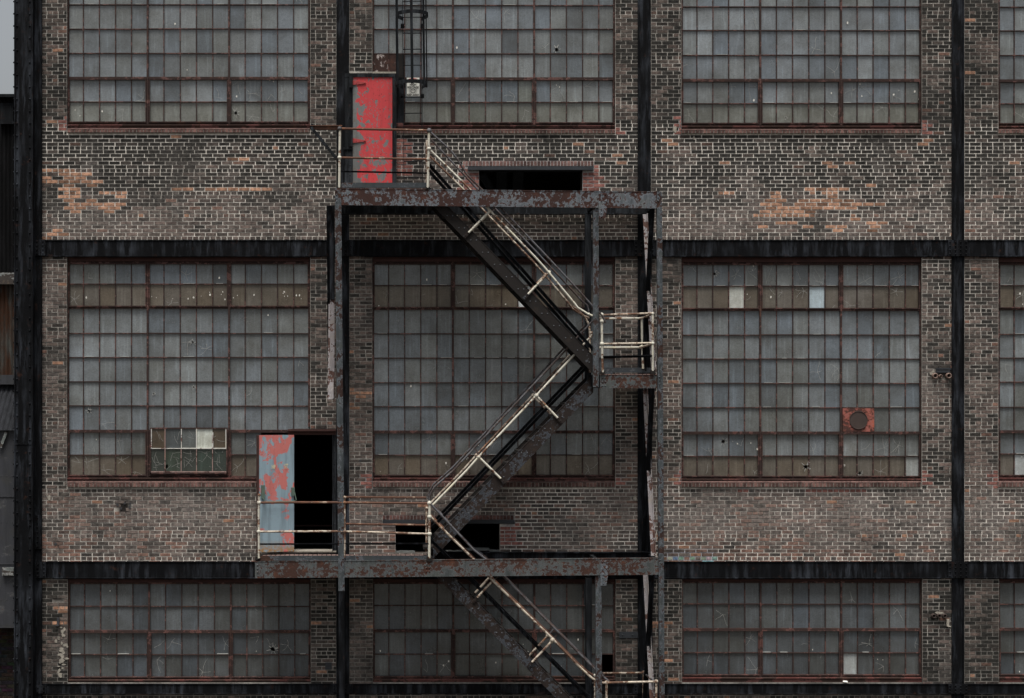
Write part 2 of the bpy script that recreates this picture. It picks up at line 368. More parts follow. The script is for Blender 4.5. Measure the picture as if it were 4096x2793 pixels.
def brickwork(name, x0, x1, y0, y1, holes, hdr, label=None, parent=B, missing=()):
    mb = MB(); k0 = math.floor((y0 - hdr) / CP) - 1; k = k0
    while True:
        yc = hdr + CP * k; t = yc - CP / 2 + 1.4; u = yc + CP / 2 - 1.4
        if t > y1: break
        t = max(t, y0); u = min(u, y1)
        if u - t > 4:
            hs = [(h[0], h[1]) for h in holes if h[2] < u - 2 and h[3] > t + 2]
            head = (k % 6 == 0); Lb = 22.8 if head else 45.4
            for a, b in subtract(x0, x1, hs):
                x = a - (0 if head else (Lb * (.5 if k % 2 else 0)))
                x -= random.uniform(0, 3)
                while x < b - 4:
                    L = Lb + random.uniform(-1.4, 1.4)
                    p = max(x, a) + 1.25; q = min(x + L, b) - 1.25
                    if b - (x + L) < 7: q = b - 1.0
                    if q - p > 4:
                        cx, cy = (p + q) / 2, (t + u) / 2
                        if not any(inr(cx, cy, r) for r in missing) :
                            tt = t + random.uniform(-.35, .35); uu = u + random.uniform(-.35, .35)
                            one_brick(mb, p, q, tt, uu, brick_col(cx, cy))
                    if b - (x + L) < 7: break
                    x += L
        k += 1
    # mortar bed: gridded plane with real holes, plus the returns of every opening
    xs = sorted(set([x0, x1] + [v for h in holes for v in h[:2] if x0 < v < x1])); ys = sorted(set([y0, y1] + [v for h in holes for v in h[2:4] if y0 < v < y1]))
    for i in range(len(xs) - 1):
        for j in range(len(ys) - 1):
            cx, cy = (xs[i] + xs[i + 1]) / 2, (ys[j] + ys[j + 1]) / 2
            if any(h[0] < cx < h[1] and h[2] < cy < h[3] for h in holes): continue
            nx = max(1, int((xs[i + 1] - xs[i]) / 26)); ny = max(1, int((ys[j + 1] - ys[j]) / 20))
            vs = []; cs = []
            for b in range(ny + 1):
                for a in range(nx + 1):
                    X = xs[i] + (xs[i + 1] - xs[i]) * a / nx; Y = ys[j] + (ys[j + 1] - ys[j]) * b / ny
                    vs.append(W(X, Y, -.007)); cs.append(mortar_col(X, Y))
            fs = [(b * (nx + 1) + a, (b + 1) * (nx + 1) + a, (b + 1) * (nx + 1) + a + 1, b * (nx + 1) + a + 1) for b in range(ny) for a in range(nx)]
            n0 = len(mb.v); mb.mesh(vs, fs, 1); mb.c[n0:] = cs
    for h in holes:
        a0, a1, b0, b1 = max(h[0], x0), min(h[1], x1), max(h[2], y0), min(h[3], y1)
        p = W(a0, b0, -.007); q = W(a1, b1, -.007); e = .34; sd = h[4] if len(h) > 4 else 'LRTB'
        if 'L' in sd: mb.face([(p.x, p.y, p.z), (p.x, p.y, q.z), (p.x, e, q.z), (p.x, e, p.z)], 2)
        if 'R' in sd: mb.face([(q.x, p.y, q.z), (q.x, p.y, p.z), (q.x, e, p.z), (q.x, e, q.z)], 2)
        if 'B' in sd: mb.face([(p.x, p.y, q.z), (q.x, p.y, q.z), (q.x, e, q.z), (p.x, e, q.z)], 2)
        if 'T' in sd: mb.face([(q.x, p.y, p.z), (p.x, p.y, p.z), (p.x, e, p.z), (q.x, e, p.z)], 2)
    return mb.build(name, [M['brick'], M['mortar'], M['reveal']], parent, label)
def soldiers(mb, x0, x1, y0, y1, d, base=(.17, .095, .082), pitch=14.4, back=.1, mort=(.30, .28, .25)):
    x = x0
    while x < x1 - 4:
        L = min(pitch + random.uniform(-.8, .8), x1 - x); v = random.uniform(.55, 1.25)
        if nz(x, y0, .01, 4) > .12: v *= .6
        one_brick(mb, x + .8, x + L - .8, y0 + .8, y1 - .8, tuple(b * v for b in base), d); x += L
    a = W(x0, y0, d - .008); b = W(x1, y1, d - .008)
    mb.box(a.x, b.x, -(d - .008), back, b.z, a.z, 1, mort)
# bays: (left, right) brick edges ; storeys: (top, bottom)
BAYS = [(165, 1345), (1397, 2552), (2604, 3808), (3858, 5062)]
WX = [(268, 1241), (1489, 2461), (2725, 3687), (3993, 4957)]
LEV = [(-392, 960, 592, 'upper'), (1026, 2247, 2234, 'middle'), (2314, 2736, 2234 + 18, 'lower'), (2777, 3500, 2790, 'bottom')]
WIN = {}
for bi, (bx0, bx1) in enumerate(BAYS):
    for li, (ly0, ly1, hdr, nm) in enumerate(LEV):
        wx0, wx1 = WX[bi]; holes = []; miss = []
        if li == 0:
            holes = [(wx0, wx1, ly0, 534)]
            if bi == 1: holes = [(wx0, wx1, ly0, 512), (1585, wx1, 500, 535), (1397, 1585, 293, 735), (1916, 2330, 679, 800), (1872, 2375, 665, 680), (1860, 2375, 643, 666)]
        elif li == 1:
            holes = [(wx0, wx1, ly0, 1950)]
            if bi == 0: holes = [(wx0, 1241, ly0, 1716, 'LRT'), (wx0, 1164, 1716, 1923, 'LRB'), (wx0, 1044, 1910, 1947, 'B'), (1164, 1345, 1716, 2208)]
            if bi == 1: holes += [(1582, 1999, 2095, 2212), (1530, 2059, 2079, 2096), (1530, 2059, 2060, 2080)]
            if bi == 0: miss = [(470, 520, 2012, 2030), (478, 500, 2030, 2042), (215, 232, 2170, 2182)]
            if bi == 2: miss = [(3743, 3809, 1471, 1514)]
        elif li == 2:
            holes = [(wx0 + 3, wx1 + 2, ly0, 2730)]
            if bi == 0: miss = [(212, 250, 2392, 2406)]
            if bi == 2: miss = [(3725, 3790, 2456, 2472)]
        brickwork('brick_panel', bx0, bx1, ly0, ly1, holes, hdr, missing=miss)
# ---------------------------------------------------------------- steel frame of the facade
def splice(mb, x0, x1, y0, y1, d, cols, rows):
    mb.pb(x0, x1, y0, y1, d - .03, d)
    for cx in cols:
        for r in range(rows):
            yy = y0 + (y1 - y0) * (r + .5) / rows; mb.rivet(cx, yy, d, .017)
COLX = [(1345, 1397), (2551, 2604), (3807, 3858), (5062, 5114)]
GIRD = [(-455, -392), (960, 1026), (2247, 2314), (2736, 2777)]
for i, (a, b) in enumerate(COLX):
    mb = MB()
    mb.pb(a, b, -520, 3500, -.3, .012)
    if i in (1, 2):
        mb.pb(a + 2, a + 6, -520, 3500, .012, .03); mb.pb(b - 6, b - 2, -520, 3500, .012, .03)
    mb.build('column', M['black'], B)
for gi, (t, b) in enumerate(GIRD):
    for bi, (bx0, bx1) in enumerate(BAYS):
        mb = MB(); mb.pb(bx0 - .5, bx1 + .5, t, b, -.3, .020)
        mb.pb(bx0 - .5, bx1 + .5, b - 3, b, .020, .048); mb.pb(bx0 - .5, bx1 + .5, t, t + 2, .020, .036)
        if gi > 0 and gi < 3:       # wavy torn edge of sheet flashing below
            x = bx0 + 60
            while x < bx1 - 60:
                L = random.uniform(30, 90); mb.pb(x, min(x + L, bx1 - 40), b, b + random.uniform(1.5, 4), .0, .03); x += L
        mb.build('girder', M['black'], B)
for gi, (t, b) in enumerate(GIRD[1:]):
    for i, (a, c) in enumerate(COLX[:3]):
        mb = MB(); rows = 4 if gi < 2 else 3
        splice(mb, a - 14, c + 14, t + 1, b - 1, .062, (a - 7, a + 15, c - 15, c + 7), rows)
        mb.build('splice_plate', M['black'], B)
# built-up corner column at the left end
mb = MB()
mb.pb(56, 129, -520, 3500, -.45, .24); mb.pb(129, 166, -520, 3500, -.3, .07)
mb.pb(126, 131, -520, 3500, .05, .262); mb.pb(56, 60, -520, 3500, .05, .262)
mb.pb(60, 126, 1775, 1779, .1, .25)
y = -480
while y < 3400:
    mb.rivet(68, y, .243, .019); mb.rivet(119, y, .243, .019)
    p = W(56, y, .15); mb.ball((p.x, p.y, p.z), .018)
    y += 48.7
for yy in range(1960, 2110, 24): mb.rivet(120, yy, .243, .019)
mb.build('column', M['black'], B, label='wide riveted corner column')
mb = MB(); splice(mb, 139, 181, 958, 1022, .10, (147, 171), 4); mb.build('splice_plate', M['black'], B)
mb = MB(); splice(mb, 144, 184, 2250, 2312, .10, (151, 175), 4); mb.build('splice_plate', M['black'], B)
mb = MB(); splice(mb, 138, 166, 2062, 2196, .10, (149,), 7); mb.build('splice_plate', M['black'], B)
mb = MB(); splice(mb, 144, 184, 2742, 2775, .10, (151, 175), 2); mb.build('splice_plate', M['black'], B)
mb = MB(); splice(mb, 2477, 2552, 2528, 2553, .02, (2490, 2530), 1); mb.build('tie_plate', M['steel'], B)
# shell behind the facade: side wall, roof, floors and a dark hall
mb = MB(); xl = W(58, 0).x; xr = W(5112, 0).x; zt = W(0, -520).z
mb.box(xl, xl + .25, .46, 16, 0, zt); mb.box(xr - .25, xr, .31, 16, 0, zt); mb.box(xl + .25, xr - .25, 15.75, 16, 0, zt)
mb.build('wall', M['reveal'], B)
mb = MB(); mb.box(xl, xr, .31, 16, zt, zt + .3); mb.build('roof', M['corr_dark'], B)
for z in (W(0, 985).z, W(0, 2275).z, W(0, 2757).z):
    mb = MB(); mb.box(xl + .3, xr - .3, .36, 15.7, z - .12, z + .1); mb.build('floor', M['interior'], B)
mb = MB()
for x in (W(2010, 0).x, W(2080, 0).x):
    mb = MB(); mb.box(x, x + .2, 1.6, 1.8, W(0, 955).z, W(0, 400).z); mb.build('inner_post', M['steel'], B)
mb = MB(); mb.bar((W(1960, 660).x, 2.4, W(0, 640).z), (W(2060, 0).x, 2.4, W(0, 800).z), .15, .15); mb.build('roof_truss', M['steel'], B)
mb = MB(); mb.box(W(1489, 0).x, W(2500, 0).x, 2.9, 3.1, W(0, 1740).z, W(0, 1700).z)
mb.build('inner_beam', M['steel'], B)
# ---------------------------------------------------------------- windows
GD = -.125       # glass plane behind the brick face
BASES = [(.176, .184, .182), (.156, .166, .168), (.176, .180, .168), (.142, .156, .164), (.196, .202, .194)]
SPECIAL = {
 'B1': {(0, 9): 'dark', (6, 8): 'dark'},
 'B2': {(1, 9): 'bright', (7, 9): 'pale'},
 'B3': {(1, 3): 'white', (1, 8): 'bluewhite', (8, 14): 'pale2', (7, 10): 'pale', (6, 10): 'skip', (6, 11): 'skip'},
 'B4': {(8, 1): 'pale2'}, 'C3': {(3, 10): 'pale2'}, 'C2': {(3, 14): 'skip'},
 'A2': {(8, 6): 'light', (5, 8): 'dark', (7, 9): 'light', (6, 0): 'skip', (6, 1): 'skip'},
}
KC = dict(brown=(.085, .062, .042), dark=(.085, .092, .098), white=(.70, .72, .68), bright=(.85, .87, .87), olive=(.052, .058, .048), pale=(.30, .31, .31),
          pale2=(.46, .48, .48), bluewhite=(.48, .56, .60), light=(.19, .20, .18))
HOLES = {'A1': [(943, 453, 7)], 'A2': [(2226, 199, 8)], 'B1': [(771, 1370, 5), (356, 1644, 5), (669, 1865, 7), (615, 1575, 3), (775, 1549, 4)], 'B3': [(2858, 1095, 6), (2893, 1766, 7), (3224, 1867, 8), (3439, 1893, 6)],
         'C1': [(1091, 2597, 9)], 'A3': [(3143, 472, 3)], 'B2': [(1865, 1830, 4)]}
def ring_pane(gl, P, a, b, t, e, hole, base):
    hx, hy, hr = hole; n = 14; inner = []; outer = []
    for q in range(n):
        an = 2 * math.pi * q / n; rr = hr * random.uniform(.5, 1.3); dx, dy = math.cos(an), math.sin(an)
        inner.append(P(hx + dx * rr, hy + dy * rr * 1.2))
        k1 = min(((b - hx) / dx) if dx > 1e-6 else ((a - hx) / dx) if dx < -1e-6 else 1e9, ((e - hy) / dy) if dy > 1e-6 else ((t - hy) / dy) if dy < -1e-6 else 1e9)
        outer.append((hx + dx * k1, hy + dy * k1, an))
    for q in range(n):
        o1, o2 = outer[q], outer[(q + 1) % n]; ring = [inner[q], P(o1[0], o1[1])]
        if abs(o1[0] - o2[0]) > .5 and abs(o1[1] - o2[1]) > .5:
            cxn = (b if max(o1[0], o2[0]) > hx + (b - hx) * .99 else a); cyn = (e if max(o1[1], o2[1]) > hy + (e - hy) * .99 else t)
            ring.append(P(cxn, cyn))
        ring += [P(o2[0], o2[1]), inner[(q + 1) % n]]
        gl.face(ring[::-1], 0, base)
def window(key, xs, rows, thick, vents, cut=None, ytop=None, ledge=None, sill=None, brownrows=(), dim=1.0, sillx=None):
    # xs: 16 vertical bar positions, rows: list of horizontal bar positions ; vents: list of (row0,row1)
    name = 'window'; x0, x1 = xs[0], xs[-1]; y0, y1 = rows[0], rows[-1]; sp = SPECIAL.get(key, {})
    fr = MB(); cutf = cut or (lambda x, y: False); d = GD
    def vbar(x, a, b, w, dd): 
        n = 60; ys = [a + (b - a) * i / n for i in range(n + 1)]; run = None
        for i in range(n):
            ok = not cutf(x, (ys[i] + ys[i + 1]) / 2)
            if ok and run is None: run = ys[i]
            if (not ok or i == n - 1) and run is not None:
                e = ys[i + 1] if ok else ys[i]
                fr.pb(x - w / 2, x + w / 2, run, e, d - .02, d + dd); run = None
    def hbar(y, a, b, w, dd):
        segs = [(a, b)]
        xsn = [a + (b - a) * i / 160 for i in range(161)]; run = None
        for i in range(160):
            ok = not cutf((xsn[i] + xsn[i + 1]) / 2, y)
            if ok and run is None: run = xsn[i]
            if (not ok or i == 159) and run is not None:
                e = xsn[i + 1] if ok else xsn[i]
                fr.pb(run, e, y - w / 2, y + w / 2, d - .02, d + dd); run = None
    for i, x in enumerate(xs):
        if i in (0, 15): vbar(x + (3 if i == 0 else -3), y0 - 8, y1 + 2, 7, .045)
        elif i in (5, 10): vbar(x, y0 - 8, y1 + 2, 7, .05)
        else:
            for j in range(len(rows) - 1): vbar(x + random.uniform(-.5, .5), rows[j], rows[j + 1], 3.6, .022 + (i % 3) * .001)
    for j, y in enumerate(rows):
        if j in (0, len(rows) - 1): hbar(y, x0, x1, 7, .041)
        elif j in thick: hbar(y, x0, x1, 7, .046)
        else:
            for u in range(3): hbar(y + random.uniform(-.8, .8), xs[u * 5], xs[u * 5 + 5], 3.8, .027)
    for (r0, r1) in vents:          # projecting sash frames
        for u in range(3):
            a, b, t, e = xs[u * 5] + 5, xs[u * 5 + 5] - 5, rows[r0] + 4, rows[r1] - 4
            for (p, q, s_, w_) in ((a, a + 3.6, t, e), (b - 3.6, b, t, e)):
                if not cutf((p + q) / 2, (s_ + w_) / 2): fr.pb(p, q, s_, w_, d, d + .062)
            if not cutf((a + b) / 2, e): fr.pb(a, b, e - 4, e, d, d + .066)
            if not cutf((a + b) / 2, t): fr.pb(a, b, t, t + 4, d, d + .064)
    w = fr.build(name, M['sash'], B)
    gl = MB()
    for j in range(len(rows) - 1):
        tilt = 0
        for v in vents:
            if v[0] <= j < v[1]: tilt = v
        for i in range(15):
            k = sp.get((j, i))
            a, b, t, e = xs[i], xs[i + 1], rows[j], rows[j + 1]
            cx, cy = (a + b) / 2, (t + e) / 2
            if k == 'skip' or cutf(cx, cy): continue
            base = KC[k] if k in KC else None
            if base is None:
                u = nz(i * 40 + j * 17, j * 50, .03, 11 + x0 * .001); base = BASES[random.randrange(5)]
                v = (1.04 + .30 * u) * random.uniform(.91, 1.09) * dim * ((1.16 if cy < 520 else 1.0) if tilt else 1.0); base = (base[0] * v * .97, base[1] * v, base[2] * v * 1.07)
                if j in brownrows:  # brown of dirt, plus the ground's reflection painted into the glass tint
                    q = random.uniform(.65, .95); base = tuple(base[m] * (1 - q) + ((.205, .205, .178) if cy < 520 else (.150, .116, .082))[m] * q * dim for m in range(3))
            def P(x, y):
                dd = d
                if tilt:
                    ta, tb = rows[tilt[0]], rows[tilt[1]]; dd = d + .03 * (0.5 - (y - ta) / (tb - ta)) * (1 if cy < 700 or True else 1)
                return W(x, y, dd + wob)
            wob = random.uniform(-.0015, .0015); tw = [random.uniform(-.0018, .0018) for _ in range(4)]
            hole = None
            for h in HOLES.get(key, []):
                if a + 3 < h[0] < b - 3 and t + 3 < h[1] < e - 3: hole = h
            if hole is None:
                pts = [P(a, t), P(a, e), P(b, e), P(b, t)]
                for q, s_ in zip(pts, tw): q.y += s_
                gl.face(pts, 0, base)
            else:
                hx, hy, hr = hole; ring_pane(gl, P, a, b, t, e, hole, base)
                for q in range(11):   # radiating shatter lines
                    an = random.uniform(0, 2 * math.pi); r0_ = hr * .9; r1_ = hr * random.uniform(1.6, 3.2)
                    p0 = W(hx + math.cos(an) * r0_, hy + math.sin(an) * r0_, d + .016); p1 = W(hx + math.cos(an) * r1_, hy + math.sin(an) * r1_, d + .016)
                    gl.bar(p0, p1, .001, .005 if q % 3 else .009, 1)
            # cracks
            pc = 1 if (key == 'B1' and j == 8 and 5 <= i < 10) else .30 if tilt else .06
            if random.random() < pc and k not in ('white', 'bright', 'pale2', 'bluewhite'):
                ox, oy = random.uniform(a + 12, b - 12), random.uniform(t + 15, e - 15); base_a = random.uniform(0, 6.28)
                for q in range(random.choice((1, 2, 3, 4, 6))):
                    x_, y_, an = ox, oy, base_a + q * 1.3 + random.uniform(-.3, .3); st = random.uniform(6, 13)
                    for s_ in range(random.randint(2, 6)):
                        nx_, ny_ = x_ + math.cos(an) * st, y_ + math.sin(an) * st
                        if not (a + 3 < nx_ < b - 3 and t + 4 < ny_ < e - 4): break
                        gl.bar(W(x_, y_, d + .0165), W(nx_, ny_, d + .0165), .001, random.choice((.0025, .003, .0045)), 1)
                        x_, y_ = nx_, ny_; an += random.uniform(-.35, .35)
            # putty chips and scraps stuck to the panes
            nch = 0
            if key == 'B1' and j == 1 and i >= 5: nch = random.randint(0, 4)
            elif tilt and random.random() < .12: nch = random.randint(1, 2)
            elif random.random() < .02: nch = 1
            for q in range(nch):
                ox, oy = random.uniform(a + 10, b - 10), (random.uniform(t + 30, t + 62) if key == 'B1' and j == 1 else random.uniform(t + 8, e - 8)); r_ = random.uniform(1.2, 4.2)
                pts = [W(ox + math.cos(u_) * r_ * random.uniform(.6, 1), oy + math.sin(u_) * r_ * random.uniform(.8, 1.6), d + .02) for u_ in [6.283 * z / 7 for z in range(7)]]
                gl.face(pts[::-1], 2)
            # putty line at the foot of some panes
            if random.random() < (.35 if tilt else .10) * (.4 if key[0] == 'C' else 1): gl.pb(a + random.uniform(3, 25), b - random.uniform(3, 25), e - 3.4, e - 2.0, d, d + .031, 1)
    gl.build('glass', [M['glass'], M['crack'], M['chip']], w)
    if ytop is not None:
        hd = MB(); hd.pb(x0, x1, ytop, y0 - 3, -.3, d + .07); hd.pb(x0, x1, ytop, ytop + 6, -.3, d + .1); hd.build('window_head', M['head'], w)
    lx = sillx or (x0, x1)
    if ledge:
        lg = MB(); lg.pb(lx[0], lx[1], ledge[0], ledge[1], -.3, -.035); lg.pb(lx[0], lx[1], ledge[0], ledge[0] + 4, -.3, -.01); lg.build('window_ledge', M['wood'], w)
    if sill:
        sl = MB(); sx = sillx or (x0, x1)
        soldiers(sl, sx[0], sx[1], sill[0] + 5, sill[1], .045)
        a = W(sx[0], sill[0], .045); b = W(sx[1], sill[0] + 5, .045)
        vs = [(a.x, .03, a.z), (b.x, .03, a.z), (b.x, -.045, b.z), (a.x, -.045, b.z)]
        sl.face([vs[3], vs[2], vs[1], vs[0]], 0, (.14, .085, .075))
        sl.build('brick_sill', [M['brick'], M['mortar']], w)
    return w
def bars(x0, m1, m2, x1):
    out = []
    for a, b in ((x0, m1), (m1, m2), (m2, x1)):
        for i in range(5): out.append(a + (b - a) * i / 5)
    return out + [x1]
XB = [bars(269, 590, 916, 1239), bars(1490, 1812, 2137, 2460), bars(2725, 3042, 3365, 3686), bars(3993, 4314, 4636, 4956)]
RA = [[-366, -271, -174, -78, 19, 116, 213, 311, 408, 494], [-366, -271, -174, -76, 22, 117, 215, 313, 410, 497], [-366, -270, -173, -71, 27, 122, 221, 319, 414, 499], [-366, -270, -173, -71, 28, 124, 222, 321, 415, 500]]
RB = [[1049, 1137, 1231, 1334, 1430, 1528, 1624, 1723, 1820, 1908], [1050, 1142, 1236, 1336, 1433, 1531, 1627, 1726, 1821, 1908], [1052, 1145, 1240, 1340, 1436, 1534, 1631, 1730, 1825, 1912], [1052, 1142, 1237, 1338, 1432, 1528, 1630, 1725, 1817, 1908]]
RC = [[2333, 2426, 2525, 2619, 2716], [2333, 2423, 2522, 2618, 2714], [2329, 2417, 2517, 2612, 2707], [2329, 2418, 2516, 2612, 2706]]
for i in range(4):
    cut = None
    if i == 1: cut = lambda x, y: (x < 1616 and y > 293)
    window('A%d' % (i + 1), XB[i], RA[i], (2, 7), [(0, 2), (7, 9)], cut, -392, (RA[i][9] + 4, 514), (514, 534) if i else (511, 531), (8,), sillx=((1586, 2461) if i == 1 else None))
    cut = None
    if i == 0: cut = lambda x, y: (x > 1044 and y > 1738) or (x > 1150 and y > 1714) or (598 < x < 908 and 1729 < y < 1903)
    window('B%d' % (i + 1), XB[i], RB[i], (2, 7), [(0, 2), (7, 9)], cut, 1026, (RB[i][9] + 4, 1925), (1925, 1949), (1, 8), sillx=((269, 1044) if i == 0 else None))
    xc = bars(272 + 1, 596, 923, 1243) if i == 0 else [x + 1 for x in XB[i]]
    window('C%d' % (i + 1), xc, RC[i], (2,), [(2, 4)], None, 2314, (RC[i][-1] + 4, 2730), None, (), dim=.52)  # dim paints the vignette into the bottom storey glass
# the tilted pale sash in the lower left window
mb = MB(); d = GD + .11
mb.pb(599, 604, 1716, 1896, d - .03, d); mb.pb(905, 910, 1716, 1896, d - .03, d)
mb.pb(599, 910, 1711, 1716, d - .03, d); mb.pb(599, 910, 1890, 1897, d - .03, d)
sf = mb.build('sash_frame', M['sash'], B)
mb = MB(); gx = [604, 660, 724.5, 786, 850, 905]; gr = [1716, 1794, 1890]; dd_ = d - .022
for j in range(2):
    for i in range(5):
        bc = ((.11, .082, .058), (.095, .105, .112), (.135, .145, .145), (.68, .70, .64), (.105, .080, .058))[i] if j == 0 else tuple(c * random.uniform(.85, 1.15) for c in (.060, .064, .054))
        P_ = lambda x, y: W(x, y, dd_)
        if j == 1 and i == 1: ring_pane(mb, P_, gx[i], gx[i + 1], gr[j], gr[j + 1], (668, 1866, 6), bc)
        else: mb.face([P_(gx[i], gr[j]), P_(gx[i], gr[j + 1]), P_(gx[i + 1], gr[j + 1]), P_(gx[i + 1], gr[j])], 0, bc)
        for q in range(7 if j else 2):
            if j == 0 and i == 3: continue
            ox, oy = random.uniform(gx[i] + 12, gx[i + 1] - 12), random.uniform(gr[j] + 15, gr[j + 1] - 15); an = random.uniform(0, 6.28)
            for st in range(4):
                nx_, ny_ = ox + math.cos(an) * 9, oy + math.sin(an) * 9
                if not (gx[i] + 3 < nx_ < gx[i + 1] - 3 and gr[j] + 4 < ny_ < gr[j + 1] - 4): break
                mb.bar(W(ox, oy, dd_ + .002), W(nx_, ny_, dd_ + .002), .001, .003, 1); ox, oy = nx_, ny_; an += random.uniform(-.3, .3)
mb.build('glass', [M['glass'], M['crack']], sf)
mb = MB()
for x in (660, 724.5, 786, 850): mb.pb(x - 1.6, x + 1.6, 1797, 1890, d - .02, d - .001)
mb.pb(604, 905, 1886, 1890, d - .02, d + .001); mb.pb(658.5, 661.5, 1716, 1793, d - .02, d - .001)
mb.build('glazing_bar', M['pinkbar'], B)
mb = MB()
mb.pb(604, 607, 1716, 1793, d - .02, d + .001); mb.pb(902, 905, 1716, 1793, d - .02, d + .001)

mb.pb(724, 727, 1716, 1793, d - .02, d); mb.pb(784, 788, 1716, 1793, d - .02, d); mb.pb(849, 853, 1730, 1793, d - .02, d); mb.pb(724, 905, 1792, 1796, d - .02, d + .003); mb.pb(604, 724, 1793, 1795.5, d - .02, d)
mb.build('glazing_bar', M['sashwhite'], B, label='white flaking glazing bars of the replaced sash')
# red vent panel with a round blanking disc
mb = MB(); mb.pb(3371, 3497, 1634, 1727, -.16, -.075); pn = mb.build('vent_panel', M['redpanel'], B, label='orange and rust painted sheet with a round blanked hole')
mb = MB(); c = W(3434, 1681, -.07)
vs = [(c.x + math.cos(6.2832 * k / 40) * .163, c.y, c.z + math.sin(6.2832 * k / 40) * .163) for k in range(40)]
mb.face(vs); mb.tube([(v[0], v[1] - .004, v[2]) for v in vs] + [(vs[0][0], vs[0][1] - .004, vs[0][2])], .006, 6); mb.build('disc', M['darkdisc'], pn)
for an in (0, 50, 130, 180, 230, 310):
    mb = MB(); mb.rivet(3434 + 40 * math.cos(R(an)), 1681 - 40 * math.sin(R(an)), -.073, .01); mb.build('bolt', M['black'], pn)
# sheet metal in place of the two panes above the red door
mb = MB(); mb.pb(1491, 1552, 218, 292, -.14, -.10); mb.pb(1556, 1588, 218, 292, -.14, -.102); mb.build('sheet_panel', M['ruspanel'], B)
mb = MB(); mb.pb(1590, 1615, 218, 310, -.14, -.09); mb.build('sheet_panel', M['stringer'], B)
mb = MB(); mb.pb(1490, 1585, 287, 294, -.2, .03); mb.build('drip_ledge', M['plaster'], B)
# lintels of the spandrel openings
mb = MB(); mb.pb(1872, 2375, 666, 679, -.33, .035); mb.pb(1872, 2375, 676, 680, 0, .07); mb.build('lintel', M['steel'], B)
mb = MB(); soldiers(mb, 1860, 2375, 644, 665, .004, (.22, .13, .115), 13.8, .05, (.55, .53, .52)); mb.build('brick_lintel', [M['brick'], M['mortar']], B)
mb = MB(); mb.pb(1530, 2059, 2081, 2095, -.33, .035); mb.build('lintel', M['steel'], B)
mb = MB(); soldiers(mb, 1530, 2059, 2061, 2080, .004, (.19, .10, .088), 13.8, .05, (.3, .28, .27)); mb.build('brick_lintel', [M['brick'], M['mortar']], B)
mb = MB(); mb.pb(1150, 1344, 1718, 1725, -.3, .10); mb.pb(1152, 1344, 1725, 1740, -.3, .03); mb.build('lintel', M['head'], B)
mb = MB(); mb.pb(1329, 1345, 1740, 2208, -.3, .03); mb.pb(1329, 1332, 1740, 2208, .03, .06)
for yy in range(1760, 2200, 48): mb.rivet(1338, yy, .03, .011)
mb.build('door_jamb', M['black2'], B)
mb = MB(); mb.pb(1172, 1345, 2204, 2209, -.3, .06); mb.build('threshold', M['plaster'], B)
mb = MB(); mb.pb(1174, 1329, 2100, 2107, -1.9, -1.8); mb.pb(1164, 1174, 1740, 2206, -.3, .015); mb.build('door_jamb', M['head'], B)
# ---------------------------------------------------------------- the closed red door
mb = MB(); mb.pb(1379, 1411, 295, 735, -.3, .045); mb.pb(1379, 1585, 294, 308, -.3, .05); mb.pb(1570, 1586, 308, 735, -.3, .045)
mb.pb(1397, 1411, 304, 350, .045, .09); mb.pb(1397, 1411, 540, 586, .045, .09); mb.pb(1372, 1411, 588, 598, .045, .07)
for yy in (410, 470, 620, 660, 700): mb.rivet(1400, yy, .045, .012)
mb.build('door_frame', M['black2'], B)
mb = MB(); mb.pb(1586, 1616, 310, 492, -.3, -.05); mb.build('filler_panel', M['black'], B)
mb = MB(); mb.pb(1586, 1616, 492, 510, -.3, -.02); mb.build('window_ledge', M['wood'], B)
mb = MB(); p = W(1411, 309, .03); q = W(1569, 733, .03); mb.box(p.x, q.x, -.03, .03, q.z, p.z)
mb.box(q.x - .012, q.x, -.036, -.03, q.z, p.z)
dr = bpy.data.objects.new('door', None)
# origin of the door at its lower left corner so that wear is measured from the hinge side
def door_obj(mb, name, matl, org, label):
    o = mb.build(name, matl, None, label)
    for v in o.data.vertices: v.co -= org
    o.parent = B; o.location = org - Vector(B.location); return o
door = door_obj(mb, 'door', M['red'], Vector((p.x, 0, q.z)), 'closed red door with grey worn patches down its hinge side')
for yy in (331, 563):
    mb = MB(); vs = [W(1411, yy - 10, .05), W(1462, yy - 1, .05), W(1464, yy + 3, .05), W(1411, yy + 9, .05)]
    bk = [v + Vector((0, .022, 0)) for v in vs]
    mb.mesh(vs + bk, [(3, 2, 1, 0), (0, 1, 5, 4), (1, 2, 6, 5), (2, 3, 7, 6), (3, 0, 4, 7)])
    mb.rivet(1458, yy, .05, .012); mb.rivet(1425, yy, .05, .01)
    o = mb.build('hinge', M['hinge'], door)
# ---------------------------------------------------------------- the open door leaf below
hx = W(1174, 0, .02).x; zt_, zb_ = W(0, 1740, .05).z, W(0, 2205, .05).z; wd = .66
ang = R(197)      # swung past square to the wall
ux = Vector((math.cos(ang), math.sin(ang), 0)); nx = Vector((-ux.y, ux.x, 0))
if nx.y > 0: nx = -nx
mb = MB(); o0 = Vector((hx, -.05, 0)); th = .045
def leafp(u, w_, z): return o0 + ux * u + nx * w_ + Vector((0, 0, z))
def leafbox(mb, u0, u1, w0, w1, z0, z1, mi=0):
    vs = [leafp(u0, w0, z0), leafp(u1, w0, z0), leafp(u1, w1, z0), leafp(u0, w1, z0), leafp(u0, w0, z1), leafp(u1, w0, z1), leafp(u1, w1, z1), leafp(u0, w1, z1)]
    mb.mesh(vs, [(0, 1, 2, 3), (7, 6, 5, 4), (0, 4, 5, 1), (1, 5, 6, 2), (2, 6, 7, 3), (3, 7, 4, 0)], mi)
leafbox(mb, 0, wd, 0, th, zb_, zt_)
